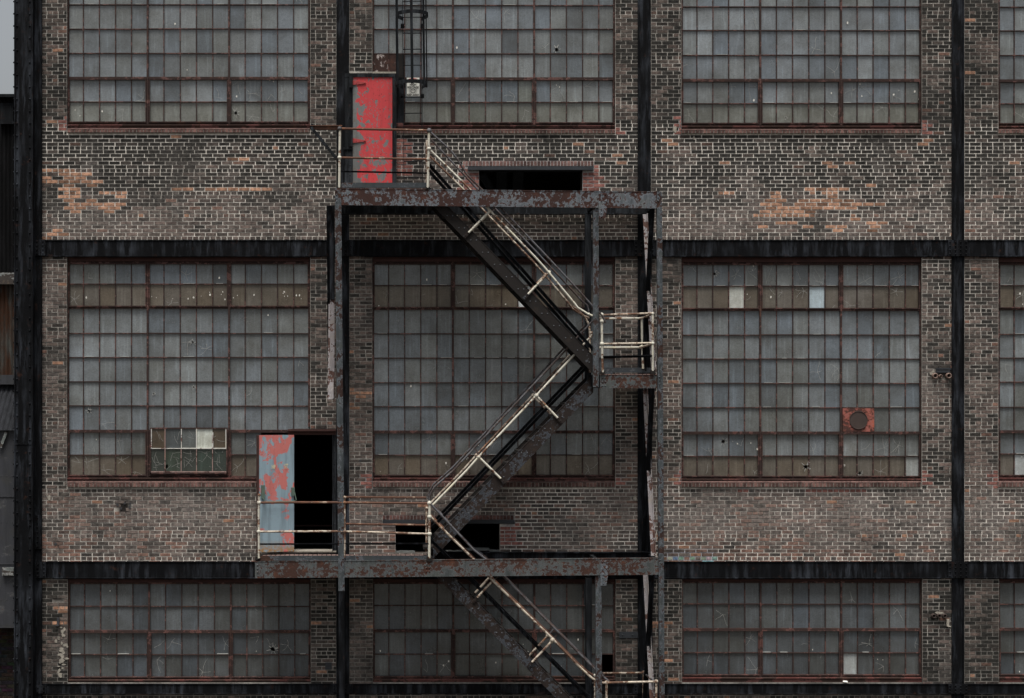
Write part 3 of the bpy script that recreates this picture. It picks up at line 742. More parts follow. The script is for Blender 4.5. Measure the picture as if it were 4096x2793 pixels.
leaf = door_obj(mb, 'door', M['pink'], Vector((hx - .7, -.3, zb_)), 'door leaf swung open, faded red paint peeled to pale blue')
mb = MB(); leafbox(mb, wd, wd + .03, -.03, th + .01, zb_ - .02, zt_); mb.build('edge_strip', M['head'], leaf)
mb = MB(); zz = W(0, 1965, .1).z
leafbox(mb, wd - .10, wd - .04, th, th + .05, zz - .12, zz + .12); mb.build('latch_box', M['green'], leaf)
mb = MB(); leafbox(mb, .0, .055, th, th + .05, zz - .08, zz + .07); mb.build('latch_box', M['green'], leaf)
mb = MB(); zz2 = W(0, 2004, .1).z
mb.tube([leafp(wd - .05, th + .04, zz - .1), leafp(wd - .10, th + .07, zz2), leafp(.02, th + .07, zz2), leafp(-.03, th + .06, zz2 + .02), leafp(.0, th + .04, zz - .02)], .009, 8); mb.build('push_bar', M['green'], leaf)
def text_mesh(txt, size, depth=.002):
    cu = bpy.data.curves.new('t', 'FONT'); cu.body = txt; cu.size = size; cu.extrude = depth; cu.align_x = 'CENTER'; cu.align_y = 'CENTER'; cu.offset = size * .035
    o = bpy.data.objects.new('t', cu); col.objects.link(o); dg = bpy.context.evaluated_depsgraph_get()
    me = bpy.data.meshes.new_from_object(o.evaluated_get(dg)); vs = [v.co.copy() for v in me.vertices]; fs = [tuple(p.vertices) for p in me.polygons]
    bpy.data.objects.remove(o); bpy.data.meshes.remove(me); return vs, fs
mb = MB(); zt2 = W(0, 1868, .1).z
for ch, u in (('H', .400), ('F', .365), ('I', .17), ('T', .135)):
    vs, fs = text_mesh(ch, .10 if ch in 'HF' else .115)
    if ch in 'HF': vs = [v for v in vs]
    mb.mesh([leafp(u - v.x * .62, th + .004 + v.z, zt2 + v.y + (.01 if ch in 'IT' else 0)) for v in vs], [f[::-1] for f in fs])
mb.build('lettering', M['letter'], leaf)
# ---------------------------------------------------------------- conduit ends in the right hand pier
for k, (sx, sy, r) in enumerate(((3740.6, 1504, .055), (3763, 1505, .032), (3795, 1503.5, .055), (3735, 2464, .042), (3757, 2464, .042), (3779, 2464, .042))):
    mb = MB(); c = W(sx, sy, .05)
    prof = [(.62, .25, 1), (.62, -.0, 1), (.62, .0, 1)]
    rings = [(r * .5, .12), (r * .5, -.002), (r * .68, -.028), (r * .92, -.02), (r, .0), (r * .9, .055)]
    n = 20; vs = []; fs = []
    for rr, yy in rings:
        for q in range(n): vs.append((c.x + rr * math.cos(6.2832 * q / n), c.y + yy, c.z + rr * math.sin(6.2832 * q / n)))
    for i in range(len(rings) - 1):
        for q in range(n): fs.append((i * n + q, i * n + (q + 1) % n, (i + 1) * n + (q + 1) % n, (i + 1) * n + q))
    mb.mesh(vs, fs, 0, (1, 1, 1), True)
    mb.face([vs[q] for q in range(n)][::-1], 1)
    mb.build('conduit_end', [M['clay'] if k < 3 else M['darkdisc'], M['interior']], B)
mb = MB(); mb.pb(3745, 3806, 1472, 1479, -.03, .004); mb.pb(3745, 3800, 1482, 1491, -.03, .012); mb.build('conduit_lintel', M['steel'], B)
def blot(mb, x, y, rx, ry, d=.012, mi=0, n=13):
    mb.face([W(x + math.cos(6.283 * q / n) * rx * random.uniform(.6, 1.1), y + math.sin(6.283 * q / n) * ry * random.uniform(.6, 1.1), d) for q in range(n)][::-1], mi)
mb = MB(); blot(mb, 3727, 1493, 9, 8); blot(mb, 3733, 1486, 6, 5, .014); blot(mb, 3764, 1526, 3, 4); blot(mb, 3757, 2452, 22, 6, .006); blot(mb, 2776, 551, 4, 12, .006)
blot(mb, 2768, 621, 3, 7, .006); blot(mb, 2774, 650, 2, 9, .006); blot(mb, 2699, 518, 9, 15, .005); blot(mb, 2540, 1993, 8, 13, .008)
for i in range(26): blot(mb, 238 + 28 * nz(0, i * 9, .09, 2) + random.uniform(-6, 16), 2510 + i * 7.8, random.uniform(4, 13), random.uniform(3, 9), .006 + i * .00005)
blot(mb, 196, 1990, 8, 12, .006); mb.build('plaster_patch', M['plaster'], B)
mb = MB(); p = W(3792, 2492, .06); mb.box(p.x - .022, p.x + .022, -.06, -.01, p.z - .065, p.z + .065); p = W(3796, 2506, .06); mb.box(p.x - .02, p.x + .035, -.08, -.01, p.z - .01, p.z)
br = mb.build('bracket', M['plaster'], B, label='small white bracket below the conduit ends')
mb = MB(); p = W(232, 2487, .06); mb.box(p.x - .022, p.x + .022, -.06, -.01, p.z - .065, p.z + .065); mb.box(p.x - .04, p.x + .022, -.085, -.01, p.z - .075, p.z - .065)
mb.build('bracket', M['sheet'], B, label='small grey bracket at the lower left pier')
mb = MB(); mb.pb(1301, 1327, 2651, 2679, -.01, .02); mb.build('junction_box', M['steel'], B)
# flat dark patches painting the shade inside a broken brick hole and wall sockets
for (x, y) in ((470, 2020), (498, 2014), (520, 2017), (484, 2034), (518, 2030), (3570, 2035), (1440, 1842), (1446, 2396), (1402, 2520), (222, 2176)): 
    mb = MB(); blot(mb, x, y, 6, 6, .006); mb.build('dark_socket_patch', M['interior'], B)
for x in (2480, 2504, 2530): mb = MB(); blot(mb, x, 2354, 7 if x != 2504 else 4, 4, .006); mb.build('dark_socket_patch', M['interior'], B)
# ---------------------------------------------------------------- fire escape
F = thing('fire_escape', 'rusty zigzag steel fire escape with two platforms and cream pipe railings', 'fire escape', (W(2000, 0, .7).x, -.7, 0))
FD, RD = 1.25, .20
def chan(name, x0, yt0, yb0, x1, yt1, yb1, d, matl, depth=.07, parent=F, riv=()):
    # channel beam between two ends, given by top/bottom at either end, open side to the back
    mb = MB(); th = .012
    A, B_, C, E = W(x0, yt0, d), W(x1, yt1, d), W(x1, yb1, d), W(x0, yb0, d)
    n = 24; a0, a1 = [], []
    for i in range(n + 1):
        t = i / n; dz = random.uniform(-.0015, .0015)
        a0.append(A.lerp(B_, t) + Vector((0, 0, dz))); a1.append(E.lerp(C, t) + Vector((0, 0, dz)))
    for i in range(n): mb.face([a1[i], a1[i + 1], a0[i + 1], a0[i]])
    for i in range(n): mb.face([a1[i + 1] + Vector((0, th, 0)), a1[i] + Vector((0, th, 0)), a0[i] + Vector((0, th, 0)), a0[i + 1] + Vector((0, th, 0))])
    y = -d
    # flanges stand 6 mm proud and run back
    zt0, zt1, zb0, zb1 = A.z, B_.z, E.z, C.z
    for (p, q, s_) in ((A, B_, 1), (E, C, -1)):
        mb.bar((p.x, y + depth / 2 - .006, p.z - s_ * .005), (q.x, y + depth / 2 - .006, q.z - s_ * .005), depth, .012)
    for e0, e1 in ((A, E), (B_, C)): mb.bar((e0.x, y + .02, e0.z), (e1.x, y + .02, e1.z), .035, .01)
    for rx, ry in riv: mb.rivet(rx, ry, d, .017)
    return mb.build(name, matl, parent)
def angle_post(name, x0, y0, x1, y1, w, d, matl, parent=F, riv=(), dp=.09):
    mb = MB(); p = W(x0, y0, d); q = W(x1, y1, d); ww = w * S
    n = 10; pts = [p.lerp(q, i / n) for i in range(n + 1)]
    mb.bar((p.x, -d + .006, p.z), (q.x, -d + .006, q.z), .012, ww)
    mb.bar((p.x - ww / 2 + .006, -d + .012 + dp / 2, p.z), (q.x - ww / 2 + .006, -d + .012 + dp / 2, q.z), dp, .012)
    mb.bar((p.x + ww * .28, -d - .004, p.z), (q.x + ww * .28, -d - .004, q.z), .008, .012)
    for rx, ry in riv: mb.rivet(rx, ry, d + .001, .014)
    return mb.build(name, matl, parent)
rv = lambda xs_, ys_: [(x, y) for x in xs_ for y in ys_]
# posts
angle_post('post', 1352, 752, 1366, 2364, 24, FD + .02, M['post'], riv=rv((1347,), (765, 779, 793, 806)))
angle_post('post', 1366, 2364, 1368, 3500, 22, FD + .02, M['black'])
angle_post('post', 2638, 767, 2652, 3500, 20, FD + .02, M['post'], riv=rv((2633,), (776, 790, 804)) + rv((2638,), (1508, 1522, 1538)) + rv((2641,), (2240, 2252, 2262, 2600, 2616)))
angle_post('post', 2384, 836, 2384, 1549, 21, FD - .02, M['post'])
angle_post('post', 2394, 2298, 2399, 3500, 23, FD - .02, M['post'])
for (x0, y0, x1, y1) in ((2353, 856, 2353, 1575), (2355, 2312, 2356, 3500)):
    mb = MB(); p = W(x0, y0, RD + .1); q = W(x1, y1, RD + .1)
    mb.bar(p, q, .02, .115); mb.bar(p + Vector((-.05, .05, 0)), q + Vector((-.05, .05, 0)), .1, .012); mb.bar(p + Vector((.05, .05, 0)), q + Vector((.05, .05, 0)), .1, .012)
    mb.build('post', M['black2'], F)
mb = MB()
p = W(2600, 848, RD); q = W(2606, 3500, RD); mb.bar(p, q, .06, .05); mb.build('post', M['black'], F)
# beams of the two platforms
chan('beam', 1341, 754, 820, 2637, 767, 834, FD, M['beam'])
chan('beam', 1021, 2245.5, 2313, 2640, 2232, 2299, FD, M['beam2'], riv=rv((1030,), (2261, 2275, 2289)) + rv((1707, 1717), (2258, 2272, 2286)))
mb = MB(); mb.pb(1363, 2606, 800, 855, RD - .09, RD - .02); mb.pb(1363, 2606, 852, 857, RD - .09, RD + .05); mb.build('beam', M['black2'], F)
mb = MB(); mb.pb(1725, 2606, 2211, 2285, RD - .09, RD - .02); mb.pb(1725, 2606, 2209, 2213, RD - .09, RD + .02); mb.pb(1040, 1725, 2222, 2290, RD - .09, RD - .02); mb.build('beam', M['black'], F)
def crossbeam(sx, yt, yb, m):
    mb = MB(); a = W(sx, yt, FD); b = W(sx, yb, FD); mb.box(a.x - .03, a.x + .03, -FD + .02, -RD, b.z + .01, a.z - .015); mb.build('cross_beam', m, F)
for x in (1350, 1725, 2384, 2632): crossbeam(x, 760, 826, M['black2'])
for x in (1030, 1362, 1722, 2394, 2636): crossbeam(x, 2238, 2305, M['black2'])
# gusset plates hung over the beams
for (x0, x1, yt, ym, yb) in ((2395, 2428, 772, 840, 874), (2402, 2432, 2241, 2300, 2343)):
    mb = MB(); d = FD + .025
    vs = [W(x0, yt, d), W(x1, yt, d), W(x1, ym, d), W(x1 - 7, yb, d), W(x0, yb, d)]; bk = [v + Vector((0, .02, 0)) for v in vs]; n = 5
    mb.face(vs[::-1]); 
    for i in range(n): mb.face([vs[i], vs[(i + 1) % n], bk[(i + 1) % n], bk[i]])
    for (rx, ry) in ((x0 + 7, yt + 6), (x0 + 15, yt + 6), (x1 - 6, yt + 6), (x0 + 11, yt + 33), (x1 - 7, yt + 33), (x0 + 11, ym - 1), (x0 + 11, ym + 13), (x0 + 11, yb - 8)): mb.rivet(rx, ry, d, .015)
    mb.build('gusset_plate', M['beam'], F)
# side bracing, crossing between the front and rear of the frame
def side_brace(sx, y_top, y_bot, w, mA, mB):
    X = W(sx, 0, FD).x
    zt, zb = W(0, y_top, FD).z, W(0, y_bot, FD).z; zm = (zt + zb) / 2
    for (ya, yb_, mm) in ((-RD - .05, -FD + .05, mA), (-FD + .05, -RD - .05, mB)):
        mb = MB(); off = .012 if mm is mA else -.012
        mb.bar((X + off, ya, zt), (X + off, yb_, zb), .016, .10, up=(1, 0, 0)); mb.bar((X + off - w * S / 2, ya, zt), (X + off - w * S / 2, yb_, zb), w * S, .012, up=(1, 0, 0))
        mb.build('brace', mm, F)
for (a, b) in ((836, 1480), (1553, 2225), (2305, 2900)): side_brace(2620, a, b, 16, M['pale'], M['black'])
for (a, b) in ((822, 1598),): side_brace(1329, a, b, 20, M['pale'], M['black'])  # second bar drawn black for its shaded inner side
mb = MB(); mb.pb(1319, 1338, 822, 1198, .9, 1.12); mb.build('brace_strip', M['black'], F)  # strip of the brace, black to paint its shaded inner side
mb = MB(); mb.pb(1320, 1338, 1199, 1598, .98, 1.10); mb.build('brace_strip', M['pale'], F)
# upper door platform
def deck(x0, x1, yf, label=None, d0=RD - .1, d1=FD - .02, pitch=18.4, matl=M['deck']):
    mb = MB(); z = W(0, yf, d1).z; a = W(x0, 0, d1).x; b = W(x1, 0, d1).x; st = pitch * S; x = a
    while x < b - .02:
        e = min(x + st - .014, b); mb.box(x, e, -d1, -d0, z - .02, z + random.uniform(-.001, .001)); x += st
    return mb.build('platform', matl, F, label)
def kick(x0, x1, y0, y1, d, parent, mm=M['kick']):
    mb = MB(); mb.pb(x0, x1, y0, y1, d - .01, d); mb.pb(x0, x1, y1 - 2, y1, d - .01, d + .02)
    mb.build('kick_plate', mm, parent)
def rail(pts, d, r, mm, parent, name='rail', joints=()):
    mb = MB(); P = [W(x, y, d) if not isinstance(x, tuple) else None for x, y in pts]
    # gentle sag and hand-bent waviness
    fine = []
    for i in range(len(P) - 1):
        n = max(2, int((P[i + 1] - P[i]).length / .15))
        for k in range(n): 
            q = P[i].lerp(P[i + 1], k / n); fine.append(q + Vector((0, 0, .0035 * noise.noise(q * 2.1))))
    fine.append(P[-1]); mb.tube(fine, r, 10)
    for (x, y, rr) in joints: mb.ball(W(x, y, d), rr, n=12, m=8)
    return mb.build(name, mm, parent)
up = deck(1364, 1712, 752)
kick(1365, 1708, 731, 751, FD - .03, up)
RDF = FD + .005
rail([(1366, 515), (1712, 522)], RDF, .021, M['rustpipe'], up)
rail([(1360, 631), (1712, 637)], RDF, .019, M['rustpipe'], up)
mb = MB(); mb.bar(W(1364, 684, RDF), W(1708, 691, RDF), .04, .008); mb.bar(W(1364, 686, RDF) , W(1708, 693, RDF), .008, .03); mb.build('guard_bar', M['black'], up)
rail([(1360, 515), (1358, 640), (1357, 751)], RDF, .022, M['cream'], up, 'baluster', ((1360, 515, .036), (1358, 631, .038)))
rail([(1716, 524), (1714, 640), (1711, 751)], RDF, .023, M['cream'], up, 'baluster', ((1716, 596, .040), (1714, 637, .037)))
mb = MB(); mb.ball(W(1716, 523, RDF), .046, n=12, m=8); mb.ball(W(1359, 515, RDF), .044, n=12, m=8); mb.build('elbow_fitting', M['darkpipe'], up)
mb = MB(); mb.pb(1702, 1720, 747, 756, FD - .05, FD + .02); mb.pb(1349, 1366, 747, 753, FD - .05, FD + .02); mb.build('baluster_foot', M['stringer'], up)
rail([(1707, 560), (1706, 751)], .95, .018, M['creamrust'], up, 'baluster')
# arm and strut reaching left of the platform
mb = MB(); a = W(1241, 502, FD - .05); b = W(1369, 518, FD - .05)
mb.box(a.x, b.x, -FD + .05, -FD + .13, b.z, a.z); mb.box(a.x, b.x, -FD + .02, -FD + .05, a.z - .012, a.z); mb.build('support_arm', M['rustpipe'], F)
mb = MB(); mb.bar(W(1245, 510, FD - .03), W(1350, 640, FD - .03), .06, .05); mb.bar(W(1243, 500, FD - .05), W(1254, 506, FD - .05), .03, .06); mb.build('strut', M['black2'], F)
# lower platform
lp = deck(1034, 1724, 2243)
kick(1036, 1712, 2223, 2243, FD - .03, lp)
mb = MB(); 
for x in range(1045, 1700, 19): mb.pb(x, x + 4, 2243.5, 2246, FD - .03, FD + .012)
mb.build('clip', M['stringer'], lp)
rail([(1036, 1982), (1035, 2060), (1036, 2233)], RDF, .021, M['cream'], lp, 'baluster', ((1036, 2011, .040), (1035, 2127, .036), (1037, 1981, .03)))
rail([(1378, 1990), (1379, 2100), (1378, 2231)], RDF, .019, M['creamrust'], lp, 'baluster', ((1378, 2011, .032), (1378, 2127, .034), (1378, 1990, .03)))
rail([(1718, 2014), (1718, 2100), (1717, 2233)], RDF, .024, M['cream'], lp, 'baluster', ((1717, 2013, .042), (1718, 2068, .042), (1718, 2136, .040)))
rail([(1040, 2011), (1345, 2010), (1384, 2011), (1716, 2014)], RDF, .020, M['rustpipe'], lp)
rail([(1040, 2127), (1345, 2126), (1384, 2127), (1716, 2136)], RDF, .019, M['creamrust'], lp)
mb = MB(); mb.bar(W(1040, 2175, RDF), W(1714, 2173, RDF), .035, .008); mb.bar(W(1040, 2177, RDF), W(1714, 2175, RDF), .008, .03); mb.build('guard_bar', M['black'], lp)
rail([(1380, 1989), (1704, 1991)], .42, .020, M['rustpipe'], lp)
rail([(1384, 2096), (1704, 2101)], .42, .018, M['rustpipe'], lp, 'rail', ((1518, 2097, .026), (1656, 2100, .024)))
rail([(1706, 2032), (1706, 2207)], .42, .020, M['creamrust'], lp, 'baluster', ((1706, 2034, .034), (1706, 2100, .03)))
mb = MB(); mb.pb(1706, 1730, 2226, 2246, FD - .06, FD + .02); mb.pb(1021, 1040, 2228, 2246, FD - .10, FD - .02); mb.build('baluster_foot', M['stringer'], lp)
# mid landing
ml = deck(2400, 2628, 1496, pitch=15)
chan('beam', 2401, 1499, 1553, 2628, 1499, 1553, FD - .03, M['beam2'], parent=F, riv=rv((2409, 2421), (1513, 1528, 1543)))
mb = MB(); a = W(2368, 1500, FD - .1); b = W(2402, 1548, FD - .1); mb.box(a.x, b.x, -FD + .1, -RD, b.z, a.z); mb.build('cross_beam', M['black'], F)
a = W(2366, 1505, .3); b = W(2614, 1552, .3)
mb = MB(); mb.box(a.x, b.x, -.3, -.22, b.z, a.z); mb.build('beam', M['black'], F)
kick(2414, 2607, 1471, 1491, .28, ml, M['kick'])
rail([(2407, 1260), (2408, 1370), (2411, 1490)], RDF, .021, M['cream'], ml, 'baluster', ((2406, 1260, .040), (2408, 1285, .042), (2408, 1376, .040)))
rail([(2611, 1256), (2611, 1375), (2611, 1484)], RDF, .021, M['cream'], ml, 'baluster', ((2611, 1255, .030), (2611, 1374, .032)))
rail([(2407, 1261), (2611, 1254)], RDF, .020, M['creamrust'], ml)
rail([(2408, 1376.5), (2611, 1373)], RDF, .019, M['creamrust'], ml)
mb = MB(); mb.bar(W(2410, 1425, RDF), W(2608, 1421, RDF), .12, .008); mb.bar(W(2410, 1430, RDF), W(2608, 1426, RDF), .008, .035); mb.build('guard_bar', M['black'], ml)
rail([(2398, 1275), (2557, 1274)], .32, .020, M['cream'], ml)
rail([(2398, 1391), (2563, 1390)], .32, .020, M['cream'], ml, 'rail', ((2567, 1388, .034),))
rail([(2567, 1277), (2569, 1390), (2572, 1475)], .32, .021, M['cream'], ml, 'baluster')
for (y0, y1) in ((1274, 1256), (1389, 1375)):
    mb = MB(); mb.tube([W(2557, y0, .32), W(2572, y0 - 2, .36), W(2603, y1 + 3, 1.1), W(2611, y1, RDF)], .020, 10); mb.build('rail', M['creamrust'], ml)
mb = MB(); mb.tube([W(2398, 1250, RDF + .02), W(2412, 1268, RDF + .03), W(2419, 1282, RDF + .03), W(2420, 1292, RDF + .02)], .018, 8); mb.build('rail_hook', M['darkpipe'], ml)
mb = MB(); mb.pb(2402, 2420, 1486, 1496, FD - .05, FD + .02); mb.pb(2603, 2622, 1482, 1495, FD - .05, FD + .02); mb.build('baluster_foot', M['stringer'], ml)
# lowest landing
bl = deck(2400, 2645, 2985, pitch=15)
rail([(2426, 2733), (2426, 2800), (2427, 2985)], RDF, .022, M['creamrust'], bl, 'baluster', ((2426, 2731, .038),))
rail([(2625, 2728), (2625, 2985)], RDF, .022, M['creamrust'], bl, 'baluster', ((2625, 2727, .038),))
rail([(2408, 2731), (2426, 2731), (2625, 2727)], RDF, .020, M['creamrust'], bl)
rail([(2405, 2694), (2574, 2692)], .32, .020, M['creamrust'], bl, 'rail', ((2573, 2691, .036),))
rail([(2574, 2693), (2574, 2950)], .32, .021, M['creamrust'], bl, 'baluster')
mb = MB(); mb.tube([W(2574, 2693, .32), W(2622, 2727, RDF)], .018, 10); mb.build('rail', M['darkpipe'], bl)
rail([(2380, 2700), (2381, 2990)], .6, .020, M['cream'], bl, 'baluster', ((2380, 2702, .03), (2381, 2748, .03)))
# ---- stair flights
def flight(name, upper, lower, dF, dR, smat, tread_dir, ntread, pitch, start, fs=()):
    # upper/lower: the two edges of the outer stringer as photo points at dF
    mb = MB()
    def edge(pt): return W(pt[0], pt[1], dF)
    u0, u1, l0, l1 = edge(upper[0]), edge(upper[1]), edge(lower[0]), edge(lower[1])
    def stringer(mb, yy, inner):
        o = Vector((0, -yy - u0.y, 0)); n = 30
        A = [u0.lerp(u1, i / n) + o for i in range(n + 1)]; Bq = [l0.lerp(l1, i / n) + o for i in range(n + 1)]
        t = Vector((0, .012, 0))
        for i in range(n):
            mb.face([Bq[i], Bq[i + 1], A[i + 1], A[i]]); mb.face([Bq[i + 1] + t, Bq[i] + t, A[i] + t, A[i + 1] + t])
        s_ = .03 * (1 if inner else 1)
        for (p, q) in ((u0 + o, u1 + o), (l0 + o, l1 + o)): mb.bar(p + Vector((0, s_ - .003, 0)), q + Vector((0, s_ - .003, 0)), .066, .012)
    stringer(mb, dF, False)
    for k in range(ntread):
        x = start[0] + pitch[0] * k; y = start[1] + pitch[1] * k
        mb.rivet(x, y, dF + .001, .0115, 1); mb.rivet(x + 22.5, y + .5, dF + .001, .0115, 1)
    o = mb.build(name, [smat, M['rivet']], F)
    mb = MB(); stringer(mb, dR, True); mb.build('stringer', M['stringer'], o)
    for k in range(ntread):
        p = W(start[0] + 11 + pitch[0] * k, start[1] - 4 + pitch[1] * k, dF)
        mb = MB(); mb.box(p.x - .115, p.x + .115, -dF + .012, -dR - .0, p.z - .015, p.z + .015)
        mb.box(p.x - .115 * tread_dir - .006, p.x - .115 * tread_dir + .006, -dF + .014, -dR, p.z - .04, p.z + .015)
        mb.build('tread', M['stringer'], o)
    return o
def both(pts, dF, dR, r, mF, mR, parent, jF=()):
    rail(pts, dF, r, mF, parent, 'rail', jF)
    mb = MB(); f = []; P = [W(x, y, dF) for x, y in pts]
    P = [Vector((p.x, -dR, p.z)) for p in P]; mb.tube(P, r, 10); mb.build('rail', mR, parent)
def balus(p, q, stub, dF, dR, parent, mm=M['cream']):
    for d_, m_ in ((dF, mm), (dR, M['creamrust'])):
        mb = MB(); a = W(*p, dF); b = W(*q, dF); c = W(*stub, dF); sh = Vector((0, -d_ + dF, 0))
        a += sh; b += sh; c += sh; off = Vector((0, -.035, 0)); t = (b - a).normalized()
        mb.tube([a + off + t * .10, b + off * .3], .020, 10); mb.ball(b, .038, n=12, m=8)
        o = mb.build('baluster', m_, parent)
        mb = MB(); mb.bar(a + off * .8 - t * .01, a + off * .8 + t * .14, .012, .055); 
        for s_ in (.03, .09):
            pp = a + t * s_ + off; mb.ball((pp.x, pp.y, pp.z), .014, sy=.6)
        mb.build('baluster_foot', M['stringer2'] if d_ == dF else M['stringer'], parent)
        mb = MB(); mb.bar(b, c, .012, .022); mb.build('stub', M['darkpipe'], parent)
def guardbar(pts, dF, dR, parent):
    for d_ in (dF, dR):
        mb = MB(); a = W(*pts[0], dF); b = W(*pts[1], dF); a.y = b.y = -d_; t = (b - a).normalized(); n = t.cross(Vector((0, 1, 0)))
        if n.z > 0: n = -n
        mb.bar(a, b, .055, .008); mb.bar(a + n * .026 + Vector((0, .024, 0)), b + n * .026 + Vector((0, .024, 0)), .007, .05)
        mb.build('guard_bar', M['black'] if d_ == dF else M['black2'], parent)
# flight 1: upper platform down to the mid landing
dF, dR = 1.12, .44
f1 = flight('stair_flight', ((1716, 749), (2374, 1426)), ((1716, 804), (2374, 1494)), dF, dR, M['stringer'], -1, 14, (47.4, 48.9), (1741, 814))
rail([(1716, 524), (1771, 573), (1806, 606), (1824, 629), (1844, 662), (1869, 700), (1894, 725), (1930, 760), (2003, 832), (2163, 1000), (2295, 1141), (2373, 1227), (2400, 1254)], dF + .04, .017, M['darkpipe'], f1)
P = [(1717, 524), (1930, 752), (2003, 832), (2163, 1000), (2295, 1141), (2345, 1196), (2368, 1215), (2374, 1240)]
mb = MB(); mb.tube([Vector((W(x, y, dF).x, -dR, W(x, y, dF).z)) for x, y in P], .017, 10); mb.build('rail', M['darkpipe'], f1)
both([(1718, 598), (1882, 760), (1969, 852), (2008, 892), (2140, 1028), (2183, 1076), (2297, 1212), (2310, 1230), (2350, 1255), (2376, 1266)], dF + .03, dR, .019, M['cream'], M['creamrust'], f1, ((2355, 1257, .026),))
mb = MB(); mb.tube([Vector((W(x, y, dF).x, -dR, W(x, y, dF).z)) for x, y in ((2310, 1218), (2358, 1262), (2374, 1292), (2378, 1320), (2378, 1490))], .019, 10); mb.ball(W(2368, 1333, dR), .036, n=12, m=8); mb.build('rail', M['creamrust'], f1)
guardbar([(1719, 654), (2378, 1397)], dF + .02, dR, f1)
balus((1858, 948), (1958, 846), (1990, 822), dF, dR, f1); balus((2096, 1194), (2196, 1090), (2214, 1052), dF, dR, f1)
# flight 2: mid landing down to the lower platform
dF, dR = .98, .26
f2 = flight('stair_flight', ((2373, 1500), (1733, 2158)), ((2373, 1568), (1733, 2232)), dF, dR, M['stringer2'], 1, 14, (-46.8, 48.2), (2320, 1570))
both([(2372, 1283), (2080, 1597), (1816, 1880), (1738, 1948), (1722, 1976), (1717, 2008)], dF, dR, .017, M['darkpipe'], M['darkpipe'], f2)
both([(2370, 1340), (2146, 1582), (1915, 1828), (1869, 1880), (1730, 2022)], dF + .01, dR, .020, M['cream'], M['creamrust'], f2, ((2146, 1583, .04), (1915, 1828, .04)))
guardbar([(2352, 1456), (1725, 2108)], dF, dR, f2)
balus((2245, 1688), (2146, 1584), (2130, 1560), dF, dR, f2, M['cream']); balus((2018, 1930), (1915, 1828), (1903, 1796), dF, dR, f2, M['cream'])
# flight 3: lower platform down to the lowest landing
dF, dR = 1.12, .44
f3 = flight('stair_flight', ((1716, 2216), (2460, 2975)), ((1716, 2276), (2450, 3020)), dF, dR, M['stringer2'], -1, 15, (47.4, 48.2), (1748, 2290))
both([(1720, 2014), (1895, 2200), (1946, 2239), (2065, 2358), (2250, 2547), (2387, 2684), (2437, 2728)], dF + .03, dR, .019, M['darkpipe'], M['darkpipe'], f3)
both([(1722, 2068), (1895, 2238), (1968, 2320), (2195, 2541), (2327, 2676), (2368, 2713), (2392, 2728)], dF + .03, dR, .021, M['creamrust'], M['rustpipe'], f3, ((2210, 2560, .042),))
guardbar([(1722, 2151), (2380, 2812)], dF + .02, dR, f3)
balus((1893, 2406), (1972, 2322), (1998, 2304), dF, dR, f3, M['creamrust']); balus((2112, 2664), (2206, 2566), (2232, 2534), dF, dR, f3, M['creamrust'])
# ---------------------------------------------------------------- caged ladder
Lg = thing('caged_ladder', 'thin black caged ladder hanging over the window beside the red door', 'ladder', (W(1650, 0, .3).x, -.3, W(1650, 730, .3).z))
LD = .22
for (xa, xb) in ((1606, 1616), (1683, 1690)):
    mb = MB(); mb.bar(W(xa, -420, LD), W(xb, 732, LD), .05, .010); mb.build('side_rail', M['black2'], Lg)
y = 709; i = 0
while y > -400:
    t = (y + 420) / 1150; xa = 1606 + 10 * t; xb = 1683 + 7 * t
    mb = MB(); mb.tube([W(xa, y + 1, LD), W(xb, y, LD)], .0085, 6); mb.build('rung', M['black2'], Lg); y -= 64
cxm = W(1648, 0, LD).x; cr = .285
def cagept(an, z, dx=0): return Vector((cxm + dx + cr * math.sin(an), -LD - .33 - cr * 1.15 * math.cos(an), z))
for sy in (335, 58, -220):
    z = W(0, sy, .6).z; mb = MB(); n = 28; a0 = R(-128); a1 = R(128)
    pts = [cagept(a0 + (a1 - a0) * k / n, z, (sy / 335 - 1) * -.02 - .02) for k in range(n + 1)]
    pts = [Vector((W(1612, 0, LD).x, -LD, z))] + pts + [Vector((W(1688, 0, LD).x, -LD, z))]
    for k in range(len(pts) - 1):
        p, q = pts[k], pts[k + 1]; hgt = .034; t = (q - p).normalized(); nn = Vector((-t.y, t.x, 0)) * .005
        vs = []
        for e in (p, q):
            for sgn, zz_ in ((1, -hgt), (-1, -hgt), (-1, hgt), (1, hgt)): vs.append(e + nn * sgn + Vector((0, 0, zz_)))
        mb.mesh(vs, [(0, 1, 2, 3), (7, 6, 5, 4), (0, 4, 5, 1), (1, 5, 6, 2), (2, 6, 7, 3), (3, 7, 4, 0)])
    mb.build('hoop', M['black2'], Lg)
for an in (-110, -62, 0, 50, 105):
    mb = MB(); p0 = cagept(R(an), W(0, 345, .6).z, -.01); p1 = cagept(R(an), W(0, -420, .6).z, -.05)
    tdir = Vector((math.cos(R(an)), math.sin(R(an)), 0)); mb.bar(p0, p1, .05, .009, up=tdir); mb.build('cage_bar', M['black2'], Lg)
for sy in (381, 100, -180):
    for x in (1610, 1690):
        mb = MB(); p = W(x, sy, LD); mb.box(p.x - .03, p.x + .03, -LD - .01, .0, p.z - .02, p.z + .02); mb.build('stand_off', M['black'], Lg)
